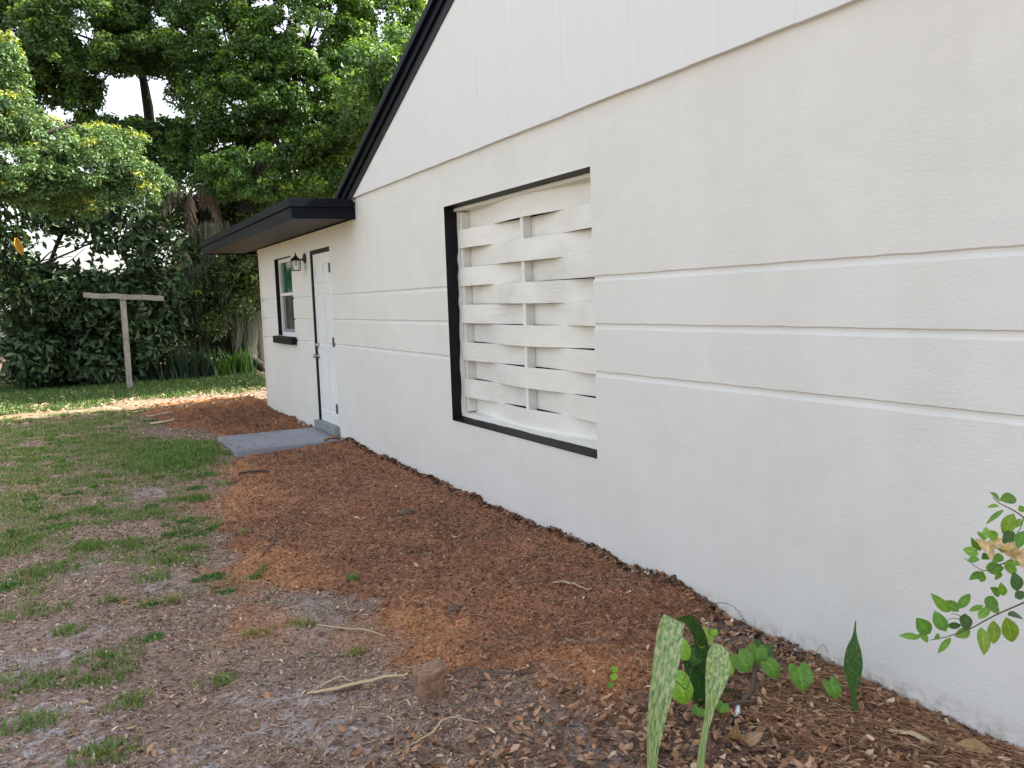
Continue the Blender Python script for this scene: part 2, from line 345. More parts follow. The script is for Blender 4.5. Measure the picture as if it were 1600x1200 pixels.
def mulch_h(x, y):
    m = mulch_m(x, y)
    return ground_h(x, y) * .4 - .055 + m * (.09 + .035 * np.exp(-((y - 9.1) / .45) ** 2)) + (fbm(x, y, 4, 31) - .5) * .085 * m + (fbm(x, y, 24, 33) - .5) * .036 + .03 * m * sstep(-.7, 0, x) + (fbm(x, y, 85, 35, 2) - .5) * .012
def surf(x, y): return np.maximum(ground_h(x, y), mulch_h(x, y))
def grass_w(x, y):
    """how thickly grass grows at a place"""
    n = fbm(x, y, 2.2, 41); n2 = fbm(x, y, 7, 43)
    left = sstep(-1.5, -2.3, x + (fbm(x, y, 1.2, 45) - .5) * 1.0) * sstep(4.6, 6.4, y + (n - .5) * 2)
    w = left * sstep(.38, .62, n * .5 + n2 * .5) * .9
    rich = sstep(.9, .3, np.hypot((x + 1.75) / .75, (y - 9.9) / 1.9) + (n2 - .5) * .7); w = np.maximum(w, rich)
    far = sstep(16.3, 17.6, y + (n - .5) * 1.5) * sstep(24.5, 21.5, y + (n - .5) * 2); w = np.maximum(w, far * (.55 + .45 * sstep(.35, .5, n2)))
    yard = sstep(-4.3, -5.2, x); w = np.maximum(w, yard * .6)
    w = w * (1 - blobs(x, y, SAND)) * (1 - sstep(.3, .7, mulch_m(x, y)))
    return np.clip(w, 0, 1)

def ground_cols(x, y):
    n = fbm(x, y, 3, 51)[..., None]; n2 = fbm(x, y, 14, 53)[..., None]; n3 = fbm(x, y, 60, 55, 3)[..., None]
    c = np.array([.20, .132, .102]) * (1 - n2) + np.array([.36, .262, .212]) * n2
    c = c * (.72 + .56 * n3)
    s = .75 * blobs(x, y, SAND)[..., None] * sstep(.44, .62, n3 * .65 + n2 * .35)
    c = c * (1 - s) + np.array([.37, .35, .37]) * (.7 + .6 * n3) * s
    g = grass_w(x, y)[..., None] * .75
    c = c * (1 - g) + np.array([.14, .16, .07]) * (.7 + .6 * n2) * g
    o = blobs(x, y, ORANGE)[..., None] * .5
    c = c * (1 - o) + np.array([.44, .205, .095]) * (.7 + .6 * n3) * o
    d_ = sstep(14.2, 15.2, y) * sstep(17.6, 16.6, y); d_ = (d_ * sstep(-.9, -2.0, x))[..., None] * .75
    c = c * (1 - d_) + np.array([.27, .20, .13]) * (.75 + .5 * n2) * d_
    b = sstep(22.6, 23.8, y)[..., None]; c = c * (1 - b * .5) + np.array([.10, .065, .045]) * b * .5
    return np.clip(c, .01, .8)
def mulch_cols(x, y):
    n = fbm(x, y, 2.4, 61)[..., None]; n2 = fbm(x, y, 11, 63)[..., None]; n3 = fbm(x, y, 50, 65, 3)[..., None]
    c = np.array([.205, .102, .066]) * (1 - n) + np.array([.36, .172, .092]) * n
    c = c * (.45 + 1.05 * n3) * (.75 + .5 * n2)
    o = blobs(x, y, ORANGE)[..., None] * .65
    c = c * (1 - o) + np.array([.47, .225, .105]) * (.7 + .6 * n3) * o
    far = sstep(14.4, 15.2, y)[..., None]; c = c * (1 - far) + np.array([.36, .17, .075]) * (.8 + .4 * n2) * far
    return np.clip(c, .01, .8)

def axis(a, b, st, lo, hi, g=1.12):
    c = list(np.arange(a, b + 1e-6, st)); s = st; v = b
    while v < hi: s *= g; v += s; c.append(v)
    s = st; v = a; L = []
    while v > lo: s *= g; v -= s; L.append(v)
    return np.array(L[::-1] + c)
xs = axis(-4.0, .1, .022, -900, 900, 1.16)
ys = axis(1.5, 6.0, .022, -900, 900, 1.016)
ys = np.concatenate([ys[(ys > -3) & (ys < 26)], axis(26, 27, .5, 26, 900, 1.3)[1:]]); ys = np.concatenate([-3 - np.cumsum(.5 * 1.35 ** np.arange(19))[::-1], ys])
def sheet(name, xs, ys, hf, cf, mat, kind='structure'):
    X, Y = np.meshgrid(xs, ys); Z = hf(X, Y); C = cf(X, Y)
    V = np.stack([X, Y, Z], -1).reshape(-1, 3); nx = len(xs); ny = len(ys)
    i = (np.arange(ny - 1)[:, None] * nx + np.arange(nx - 1)[None]).ravel()
    return tag(link(name, np_mesh(name, V, np.stack([i, i + 1, i + nx + 1, i + nx], 1), C.reshape(-1, 3), True), mat), kind=kind)
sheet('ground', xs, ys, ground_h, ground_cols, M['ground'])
mxs = np.arange(-2.4, .1, .016); mys = np.concatenate([np.arange(2.4, 6, .016), np.arange(6, 16.2, .036)])
sheet('mulch_bed', mxs, mys, mulch_h, mulch_cols, M['mulch'])

# ------------------------------------------------------------ the house
house = thing('house', 'long single storey house of cream painted stucco with black trimmed openings and gable roof', 'house', (0, 8.0, 0))
WT = .28; ZT = 2.70
GRV = [1.700, 1.424, 1.144]
def profile(z0, z1):
    p = [(0, z0)]
    for g in reversed(GRV):
        if z0 < g - .03 and z1 > g + .03:
            p += [(0, g - .020), (.0135, g - .002), (.0135, g + .009), (0, g + .0155)]
    return p + [(0, z1)]
WM = MB()
def wall_strip(y0, y1, z0, z1, grooves=True, ends=(0, 0)):
    p = profile(z0, z1) if grooves else [(0, z0), (0, z1)]
    n = max(1, int((y1 - y0) / .045)) if len(p) > 2 else 1
    vs = []
    for j in range(n + 1):
        y = y0 + (y1 - y0) * j / n
        for i, (x, z) in enumerate(p):
            w = 0
            if 0 < i < len(p) - 1: w = (float(vnoise(y * 9, z * 50, 2)) - .5) * .0032 + (float(vnoise(y * 30, z * 70, 4)) - .5) * .003
            vs.append((x, y, z + w))
    k = len(p)
    WM.add(vs, [(j * k + i, j * k + i + 1, (j + 1) * k + i + 1, (j + 1) * k + i) for j in range(n) for i in range(k - 1)])
    for e, y in zip(ends, (y0, y1)):
        if e:
            q = p + [(WT, z1), (WT, z0)]
            WM.add([(x, y, z) for x, z in q], [tuple(range(len(q)))])
def opening(y0, y1, z0, z1, ZTt):
    wall_strip(y0, y1, -.3, z0, True); wall_strip(y0, y1, z1, ZTt, False)
    WM.add([(0, y0, z0), (WT, y0, z0), (WT, y1, z0), (0, y1, z0)], [(0, 1, 2, 3)])
    WM.add([(0, y0, z1), (WT, y0, z1), (WT, y1, z1), (0, y1, z1)], [(0, 3, 2, 1)])
ZA = 2.465
SC = (4.235, 6.355, .63, 2.34); DR = (9.635, 10.45, .10, 2.235); WN = (11.45, 12.41, 1.19, 2.262)
wall_strip(-3.6, SC[0], -.3, ZT, True, (1, 1)); opening(*SC, ZT)
wall_strip(SC[1], 8.62, -.3, ZT, True, (1, 0)); wall_strip(8.62, DR[0], -.3, ZA, True, (0, 1)); opening(*DR, ZA)
wall_strip(DR[1], WN[0], -.3, ZA, True, (1, 1)); opening(*WN, ZA); wall_strip(WN[1], 13.45, -.3, ZA, True, (1, 1))
WM.build('wall', M['stucco'], house)
b = MB(); b.box(.30, 9.0, 13.25, 13.449, -.3, ZA); b.box(8.8, 9.0, -3.4, 13.24, -.3, ZA); b.box(.02, 9.0, -3.6, -3.41, -.3, ZA)
b.box(WT, WT + .02, -3.4, 13.24, ZT - .25, ZT - .005)
b.box(.012, .2, 8.58, 8.63, ZA, 2.7)
b.build('wall', M['stucco'], house)
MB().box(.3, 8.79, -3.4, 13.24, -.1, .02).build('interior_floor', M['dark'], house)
for q in ((4.0, 6.6), (9.3, 12.9)): MB().box(.30, .32, *q, .1, 2.44).build('unlit_room_sheet', M['dark'], house)  # dark sheets standing in for the unlit rooms behind the openings
# a line of cream trim under the soffit
MB().bevbox(-.018, .0, 8.66, 13.46, 2.415, 2.463, .003).build('frieze', M['trim'], house)
MB().bevbox(-.008, .0, 13.36, 13.455, .02, 2.414, .003).build('corner_trim', M['trim'], house)

# gable of vertical boards
RY, EY, SL = 2.5, 8.594, .42
zr = lambda y: 2.683 + SL * (6.094 - abs(y - RY))
gable = link('gable', MB().add([(0.001, EY + .2, 2.69), (.001, RY, zr(RY)), (.001, -3.6, 2.69), (.2, EY + .2, 2.69), (.2, RY, zr(RY)), (.2, -3.6, 2.69)],
     [(0, 1, 2), (3, 5, 4), (0, 3, 4, 1), (1, 4, 5, 2), (0, 2, 5, 3)]).mesh(), M['siding'], house)
y = EY - .02; bw = .228
while y > -3.5:
    y1 = y - bw + .0005; t = random.uniform(-.0006, .0006); zb = 2.675 + random.uniform(-.002, .002)
    za, zc = zr(y) - .005, zr(y1) - .005
    if y > RY > y1: za = zc = min(za, zc)
    xa = -.030 + t; m = MB()
    q = [(y, zb), (y1, zb), (y1, zc), (y, za)]; e = .0004
    yy = [y - e, y1 + e, y1 + e, y - e]
    vs = [(xa, yy[i], q[i][1]) for i in range(4)] + [(xa + e, q[i][0], q[i][1]) for i in range(4)] + [(0.0, q[i][0], q[i][1]) for i in range(4)]
    fs = [(0, 1, 2, 3)] + [(i, (i + 1) % 4, 4 + (i + 1) % 4, 4 + i)[::-1] for i in range(4)] + [(4 + i, 4 + (i + 1) % 4, 8 + (i + 1) % 4, 8 + i)[::-1] for i in range(4)]
    if za > zb + .01: m.add(vs, fs); m.build('siding_board', M['siding'], gable)
    y -= bw

# gable roof with its black stepped rake
roof = MB()
def slope_prism(mb, x0, x1, h0, h1, yend=8.95):
    for s in (1, -1):
        e = RY + s * (yend - RY); ze = zr(e)
        vs = [(x, yy, zz + hh) for x in (x0, x1) for yy, zz in ((RY, zr(RY)), (e, ze)) for hh in (h0, h1)]
        mb.add(vs, [(0, 1, 3, 2), (4, 6, 7, 5), (0, 4, 5, 1), (2, 3, 7, 6), (0, 2, 6, 4), (1, 5, 7, 3)])
slope_prism(roof, -.085, 9.3, .205, .24, 9.0)
ro = roof.build('roof', M['shingle'], house)
m = MB(); slope_prism(m, -.040, -.0315, -.012, .10); m.build('rake_board', M['black'], ro)
m = MB(); slope_prism(m, -.062, -.0005, .085, .165); m.build('rake_board', M['darkmetal'], ro)
m = MB(); slope_prism(m, -.095, -.0005, .160, .206, 9.0); m.build('drip_edge', M['darkmetal'], ro)

# flat roofed addition with a deep overhang
canopy = MB().box(-.63, 9.3, 8.64, 14.50, 2.535, 2.64).build('flat_roof', M['shingle'], house)
for a in ((-.655, -.632, 8.615, 14.52, 2.462, 2.575), (-.631, 9.3, 8.615, 8.638, 2.462, 2.575), (-.631, 9.3, 14.502, 14.52, 2.462, 2.575)):
    MB().bevbox(*a, .002).build('fascia', M['darkmetal'], canopy)
for a in ((-.682, -.632, 8.59, 14.55, 2.577, 2.662), (-.631, -.024, 8.59, 8.637, 2.577, 2.662), (-.631, 9.3, 14.503, 14.55, 2.577, 2.662)):
    MB().bevbox(*a, .003).build('drip_edge', M['darkmetal'], canopy)
MB().box(-.63, .27, 8.64, 14.5, 2.505, 2.534).build('soffit_backing', M['dark'], canopy)
y = 8.642; me = None
while y < 14.4:
    if me is None:
        s = MB(); s.bevbox(-.630, -.001, 0, .138, 2.480, 2.503, .004); me = s.mesh()
    link('soffit_board', me, M['soffit'], canopy, (0, y, 0)); y += .151

# woven board screen in the big opening
scr = link('screen', MB().bevbox(.082, .26, SC[0], SC[1], SC[2], .69, .003).bevbox(.082, .26, SC[0], SC[1], 2.303, SC[3], .003)
           .bevbox(.108, .14, 6.322, SC[1] - .001, .673, 2.304, .003).mesh(), M['wood'], house)
def ragged(y0, y1, z0, z1, face, depth):
    """a coat of black paint on a reveal, its inner edge brushed unevenly; 3 mm thick"""
    m = MB(); n = 60; vs = []
    for i in range(n + 1):
        t = i / n; dd = depth + (float(vnoise(t * 25, face == 'y', 3)) - .5) * .012 + (.030 * t if face == 'y' else 0); rise = 0 if face == 'y' else .026 if face == 'bot' else -.010
        for x in (-.002, dd):
            for k in (0, .003):
                rr = rise * max(0, x) / depth if k else 0
                vs.append((x, y0 + (y1 - y0) * t, (z0 - k if face == 'top' else z0 + k) + rr) if face != 'y' else (x, y0 - k, z0 + (z1 - z0) * t))
    m.add(vs, [(4 * i + a, 4 * i + b_, 4 * i + 4 + b_, 4 * i + 4 + a) for i in range(n) for a, b_ in ((0, 1), (1, 3), (3, 2), (2, 0))] + [(0, 1, 3, 2), (4 * n, 4 * n + 2, 4 * n + 3, 4 * n + 1)])
    return m
for a in ((SC[1] - .001, SC[1], SC[2], SC[3], 'y', .079), (SC[0], SC[1], SC[3] - .001, 0, 'top', .081), (SC[0], SC[1], SC[2] + .001, 0, 'bot', .081)):
    ragged(*a).build('painted_reveal', M['black'], scr)
# the beads of cream wall paint round the black
for z in (SC[2], SC[3]): MB().bevbox(-.0045, -.0003, SC[0], SC[1] + .004, z - .004 if z < 1 else z, z if z < 1 else z + .003, .001).build('paint_line', M['stucco'], scr)
yc = 5.285
for yp in (6.29, yc, 4.28):
    MB().bevbox(.111, .178, yp - .02, yp + .02, .701, 2.291, .003).build('post', M['wood'], scr)
for k in range(11):
    zc = 2.231 - .1487 * k; sgn = -1 if k % 2 == 0 else 1; hh = .0750 + random.uniform(-.003, .002); n = 28; vs = []
    sag = random.uniform(-.006, .004) if k not in (0, 10) else 0; tilt = random.uniform(-.004, .004)
    if k == 10: zc += .004
    for i in range(n + 1):
        yy = 4.237 + (6.318 - 4.237) * i / n; ph = math.pi * (yy - yc) / 1.005
        xx = .1445 + sgn * .042 * math.cos(ph) * (1.0)
        dz = sag * math.cos(ph) * .5 + tilt * math.sin(ph * .5)
        for x_, z_ in ((xx - .006, zc - hh + dz), (xx - .006, zc + hh + dz), (xx + .006, zc + hh + dz), (xx + .006, zc - hh + dz)): vs.append((x_, yy, z_))
    m = MB().add(vs, [(4 * i + a, 4 * i + (a + 1) % 4, 4 * i + 4 + (a + 1) % 4, 4 * i + 4 + a) for i in range(n) for a in range(4)] + [(0, 3, 2, 1), (4 * n, 4 * n + 1, 4 * n + 2, 4 * n + 3)])
    m.build('slat', M['wood'], scr)

# back door: six panels, black reveal, hinges, knob, deadbolt, raised grey threshold
dx = .010
door = MB().box(dx + .012, dx + .045, 9.642, 10.443, .193, 2.228)
ycol = [(9.642, 9.742), (10.000, 10.085), (10.343, 10.443)]
for a, c in ycol: door.bevbox(dx, dx + .012, a, c, .193, 2.228, .003)
rows_ = [(.193, .33), (.93, 1.12), (1.73, 1.83), (2.08, 2.228)]
for a, c in rows_:
    for q in ((9.743, 9.999), (10.086, 10.342)): door.bevbox(dx + .0005, dx + .012, q[0], q[1], a, c, .003)
door = door.build('door', M['door'], house)
for z0, z1 in ((.33, .93), (1.12, 1.73), (1.83, 2.08)):
    for q in ((9.743, 9.999), (10.086, 10.342)):
        MB().bevbox(dx + .003, dx + .0135, q[0] + .028, q[1] - .028, z0 + .028, z1 - .028, .008).build('panel', M['door'], door)
for zz in (2.02, 1.17, .40): MB().bevbox(dx - .026, dx + .001, 9.634, 9.668, zz - .055, zz + .055, .003).build('hinge', M['steel'], door)
m = MB(); m.tube([(dx, 10.362, .985), (dx - .012, 10.362, .985), (dx - .013, 10.362, .985), (dx - .04, 10.362, .985), (dx - .045, 10.362, .985), (dx - .062, 10.362, .985), (dx - .072, 10.362, .985)], [.032, .030, .012, .012, .024, .029, .016], 14)
m.build('door_knob', M['brass'], door)
m = MB(); m.tube([(dx, 10.362, 1.115), (dx - .016, 10.362, 1.115), (dx - .03, 10.362, 1.115)], [.032, .029, .018], 14); m.build('deadbolt', M['brass'], door)
dj = MB().box(-.006, dx - .001, DR[1] - .052, DR[1] + .012, .195, DR[3] + .022); dj.box(-.006, dx - .001, DR[0], DR[1] - .053, DR[3] - .028, DR[3] + .022)
dj.build('door_frame', M['black'], house)
MB().bevbox(-.065, .11, 9.60, 10.49, .098, .19, .006).build('threshold', M['sill'], house)

# window of the addition
win = MB(); wx = .05
for a in ((WN[0], WN[0] + .05, WN[2], WN[3] - .001), (WN[1] - .057, WN[1] - .007, WN[2], WN[3] - .001), (WN[0] + .051, WN[1] - .058, WN[3] - .06, WN[3] - .008), (WN[0] + .051, WN[1] - .058, WN[2], WN[2] + .05), (WN[0] + .051, WN[1] - .058, 1.745, 1.785)):
    win.bevbox(wx, wx + .05, *a, .003)
win = win.build('window', M['vinyl'], house)
MB().box(wx + .03, wx + .034, WN[0] + .05, WN[1] - .057, 1.785, WN[3] - .06).build('upper_pane', M['pane_green'], win)
MB().box(wx + .03, wx + .034, WN[0] + .05, WN[1] - .057, WN[2] + .05, 1.745).build('lower_pane', M['pane_dark'], win)
m = MB().bevbox(wx + .012, wx + .029, WN[0] + .051, WN[1] - .058, WN[2] + .051, WN[2] + .095, .002); m.build('sash_rail', M['slab'], win)
m = MB().box(-.003, wx - .001, WN[1] - .006, WN[1] - .0005, WN[2] + .001, WN[3] - .007); m.box(-.003, wx - .001, WN[0], WN[1], WN[3] - .0065, WN[3] - .0005)
m.build('window_reveal', M['black'], win)
MB().bevbox(-.075, wx - .002, WN[0] - .07, WN[1] + .07, 1.088, WN[2] - .002, .006).build('window_sill', M['black'], win)

# lantern
lan = thing('wall_lantern', 'black carriage lantern with clear glass mounted between the door and the small window', 'lamp', (0, 10.72, 2.17))
m = MB(); m.tube([(0, 10.72, 2.185), (-.012, 10.72, 2.185), (-.02, 10.72, 2.185), (-.03, 10.72, 2.185)], [.065, .062, .045, .02], 16); m.build('backplate', M['lamp'], lan)
LX = -.118
m = MB(); m.tube(smooth_path([(-.02, 10.72, 2.185), (-.05, 10.72, 2.165), (-.085, 10.72, 2.18), (LX, 10.72, 2.225)], 5), .010, 8); m.build('arm', M['lamp'], lan)
m = MB(); m.tube([(LX, 10.72, 2.165), (LX, 10.72, 2.173), (LX, 10.72, 2.198), (LX, 10.72, 2.212), (LX, 10.72, 2.218), (LX, 10.72, 2.265)], [.070, .068, .032, .018, .010, .003], 4); m.build('cap', M['lamp'], lan)
m = MB()
for sx in (-1, 1):
    for sy in (-1, 1): m.tube([(LX + sx * .050, 10.72 + sy * .050, 2.165), (LX + sx * .044, 10.72 + sy * .044, 2.035)], .0045, 5)
for z_, r_ in ((2.160, .050), (2.035, .044)):
    for i in range(4):
        c4 = [(-r_, -r_), (r_, -r_), (r_, r_), (-r_, r_)]; a, c = c4[i], c4[(i + 1) % 4]
        m.tube([(LX + a[0], 10.72 + a[1], z_), (LX + c[0], 10.72 + c[1], z_)], .005, 5)
m.build('cage', M['lamp'], lan)
for s in (-1, 1):
    MB().box(LX - .042, LX + .042, 10.72 + s * .045 - .001, 10.72 + s * .045 + .001, 2.04, 2.155).build('glass_pane', M['glass'], lan)
    MB().box(LX + s * .045 - .001, LX + s * .045 + .001, 10.72 - .042, 10.72 + .042, 2.04, 2.155).build('glass_pane', M['glass'], lan)
m = MB(); m.tube([(LX, 10.72, 2.165), (LX, 10.72, 2.14), (LX, 10.72, 2.13), (LX, 10.72, 2.11), (LX, 10.72, 2.09)], [.012, .012, .017, .021, .010], 12); m.build('bulb', M['vinyl'], lan)

# door step
m = MB().bevbox(-1.215, -.002, 9.345, 10.545, -.06, .09, .012)
tag(m.build('door_step', M['slab']), 'low grey painted concrete slab lying in front of the white back door', 'doorstep')

# ------------------------------------------------------------ yard objects
def ground_z(x, y): return float(surf(np.array([x]), np.array([y]))[0])
clothes = thing('clothes_post', 'weathered grey timber T shaped clothes post standing on the far lawn', 'post', (-1.561, 19.4, 0))
MB().bevbox(-1.561 - .056, -1.561 + .056, 19.355, 19.445, -.3, 1.885, .006).build('post', M['post'], clothes)
m = MB(); xs_ = np.linspace(-2.285, -.780, 9); vs = []
for i, xx in enumerate(xs_):
    zc = 1.965 - .105 * i / 8 + (-.008 if i % 3 else .004); hh = .052 + .003 * math.sin(i * 2.1)
    vs += [(xx, 19.31, zc - hh), (xx, 19.31, zc + hh), (xx, 19.353, zc + hh), (xx, 19.353, zc - hh)]
m.add(vs, [(4 * i + a, 4 * i + (a + 1) % 4, 4 * i + 4 + (a + 1) % 4, 4 * i + 4 + a) for i in range(8) for a in range(4)] + [(0, 3, 2, 1), (32, 33, 34, 35)])
m.build('crossbar', M['crossbar'], clothes)
for xx in (-2.24, -1.9, -1.2, -.83):
    MB().tube([(xx, 19.31, 1.95 - (xx + 2.28) * .07), (xx, 19.27, 1.95 - (xx + 2.28) * .07), (xx, 19.26, 1.97 - (xx + 2.28) * .07)], .006, 5).build('hook', M['steel'], clothes)

# sawn stub of timber
m = MB(); ns = 32; rings = []
for zz, s_, t_ in ((-.04, .058, 0), (.05, .062, .0), (.105, .070, .004), (.117, .0695, .006), (.1225, .066, .008), (.124, .04, .008), (.1245, .012, .008)):
    for k in range(ns):
        a = 2 * math.pi * k / ns + .5; ca, sa = math.cos(a), math.sin(a)
        r_ = s_ / max(abs(ca), abs(sa)) ** .97 * (1 + .02 * math.sin(3 * a + 1) + random.uniform(-.006, .006))
        rings.append((-1.553 + ca * r_ * .84 + t_, 3.150 + sa * r_ * .78, zz * .95 + .008 * ca + ground_z(-1.55, 3.15)))
m.add(rings, [(j * ns + k, j * ns + (k + 1) % ns, (j + 1) * ns + (k + 1) % ns, (j + 1) * ns + k) for j in range(6) for k in range(ns)] + [tuple(6 * ns + k for k in range(ns))], True)
tag(m.build('timber_stub', M['stub']), 'short square sawn stub of brown timber standing up out of the leaf litter', 'stump')

def strip(name, pts, w, mat, label, cat, thick=.004, lift=.008, group=None):
    P = smooth_path(pts, 5); m = MB(); vs = []; n = len(P)
    for i, p in enumerate(P):
        t = P[min(i + 1, n - 1)] - P[max(i - 1, 0)]; s = np.array([-t[1], t[0]]); s = s / (np.linalg.norm(s) + 1e-9)
        ww = w * (.35 + .65 * math.sin(math.pi * min(.95, (i + .8) / n))) * (1 + random.uniform(-.15, .15)) / 2
        z = ground_z(p[0], p[1]) + lift + (p[2] if len(p) > 2 else 0)
        vs += [(p[0] - s[0] * ww, p[1] - s[1] * ww, z), (p[0], p[1], z + thick), (p[0] + s[0] * ww, p[1] + s[1] * ww, z), (p[0], p[1], z - thick)]
    m.add(vs, [(4 * i + a, 4 * i + (a + 1) % 4, 4 * i + 4 + (a + 1) % 4, 4 * i + 4 + a) for i in range(n - 1) for a in range(4)] + [(0, 3, 2, 1), tuple(4 * n - 4 + a for a in range(4))])
    return tag(m.build(name, mat), label, cat, group)
strip('dry_stalk', [(-1.99, 3.41, 0), (-1.90, 3.37, .012), (-1.80, 3.36, .02), (-1.70, 3.33, .03), (-1.60, 3.27, .045)], .030, M['straw'], 'long pale dried stalk lying across the litter, its thick end against the timber stub', 'stalk', .006)
strip('dry_stalk', [(-1.97, 3.43, 0), (-1.9, 3.43, .02), (-1.84, 3.42, .03), (-1.80, 3.38, .01)], .012, M['straw'], 'thin curled pale fibre arching over the far end of the long dried stalk', 'stalk', .003)
strip('dry_stalk', [(-1.50, 3.30, .02), (-1.46, 3.36, .03), (-1.40, 3.33, .01)], .028, M['straw'], 'short twisted pale bark strip just behind the timber stub', 'stalk', .005)
strip('dry_stalk', [(-1.42, 3.26, .02), (-1.33, 3.23, .02), (-1.24, 3.15, .01), (-1.12, 3.07, 0)], .022, M['twig'], 'frayed grey root running right from the timber stub toward the mulch', 'root', .006)
strip('stick', [(-1.75, 4.15, 0), (-1.67, 4.04, .01), (-1.59, 3.97, .01), (-1.50, 3.84, 0)], .010, M['straw'], 'thin tan stick lying on the ground just left of the mulch edge beyond the stub', 'stick', .004)
strip('stick', [(-1.73, 13.05, 0), (-1.6, 13.02, .01), (-1.40, 13.15, 0)], .07, M['straw'], 'pale cream stick on the grass left of the far mulch patch', 'stick', .02)
strip('stick', [(-1.7, 14.1, 0), (-1.55, 13.9, .01), (-1.35, 13.9, 0)], .04, M['straw'], 'second pale stick on the edge of the far mulch, behind the cream one', 'stick', .012)
strip('stick', [(-1.40, 8.35, 0), (-1.28, 8.2, .01), (-1.13, 8.14, .01)], .03, M['twig'], 'dark brown stick lying on the mulch just in front of the grey step', 'stick', .01)
strip('stick', [(-.50, 3.95, 0), (-.47, 3.86, .01), (-.47, 3.78, .01), (-.42, 3.68, 0)], .016, M['straw'], 'kinked pale splinter lying on the mulch below the woven screen', 'stick', .004)
strip('stick', [(-1.80, 2.80, 0), (-1.69, 2.81, .02), (-1.60, 2.86, .03), (-1.5, 2.80, .01)], .009, M['straw'], 'arched straw coloured grass stem in the litter in front of the timber stub', 'stalk', .003)
strip('stick', [(-1.55, 5.95, 0), (-1.65, 5.6, .01), (-1.78, 5.35, 0)], .02, M['twig'], 'dark twig at the left edge of the big mulch bed', 'stick', .006)
strip('wood_chip', [(-.30, 9.20, .04), (-.22, 9.17, .045), (-.12, 9.2, .04)], .06, M['stub'], 'orange brown chunk of bark resting against the front of the grey step', 'bark', .02)
strip('stick', [(-.28, 1.98, .015), (-.25, 1.91, .03), (-.23, 1.86, .02), (-.19, 1.80, .0)], .034, M['straw'], 'pale yellow splintered strip of wood in the pine straw beside the wall', 'stick', .006)
strip('stick', [(-.33, 1.93, .01), (-.30, 1.87, .02), (-.25, 1.77, .0)], .012, M['straw'], 'long tan splinter crossing the pine straw, nearer the camera than the yellow strip', 'stick', .005)
tw = thing('twig', 'brown leaning twig with a bare white lower end beside the spotted leaves', 'twig', (-.66, 2.33, 0))
MB().tube(smooth_path([(-.62, 2.37, .035), (-.52, 2.41, .05), (-.44, 2.47, .075), (-.40, 2.52, .12)], 4), [.010] * 13, 6).build('stem', M['twig'], tw)
MB().tube([(-.665, 2.33, .02), (-.64, 2.35, .03), (-.621, 2.369, .035)], [.010, .011, .0105], 6).build('bare_end', M['vinyl'], tw)
MB().tube(smooth_path([(-.86, 2.3, .03), (-.76, 2.33, .05), (-.66, 2.38, .05), (-.54, 2.36, .04)], 4), [.008] * 13, 6).build('stem', M['twig'], tw)
for i, (x, y, r_, lb) in enumerate([(-1.13, 3.86, .035, 'dark round clod of soil on the mulch beyond the timber stub'), (-.60, 5.9, .06, 'dark crumbled clod of soil in the middle of the mulch bed'), (-.33, 3.98, .022, 'small black clod of soil beside the pale splinter on the mulch')]):
    m = MB(); nn = 12; vs = []
    for j in range(6):
        th = math.pi * j / 5
        for k in range(nn):
            a = 2 * math.pi * k / nn; rr = r_ * (1 + random.uniform(-.16, .16))
            vs.append((x + math.cos(a) * math.sin(th) * rr, y + math.sin(a) * math.sin(th) * rr, ground_z(x, y) + .2 * r_ + math.cos(th) * rr * .6))
    m.add(vs, [(j * nn + k, (j + 1) * nn + k, (j + 1) * nn + (k + 1) % nn, j * nn + (k + 1) % nn) for j in range(5) for k in range(nn)], True)
    tag(m.build('soil_clod', M['clod']), lb, 'soil clod')

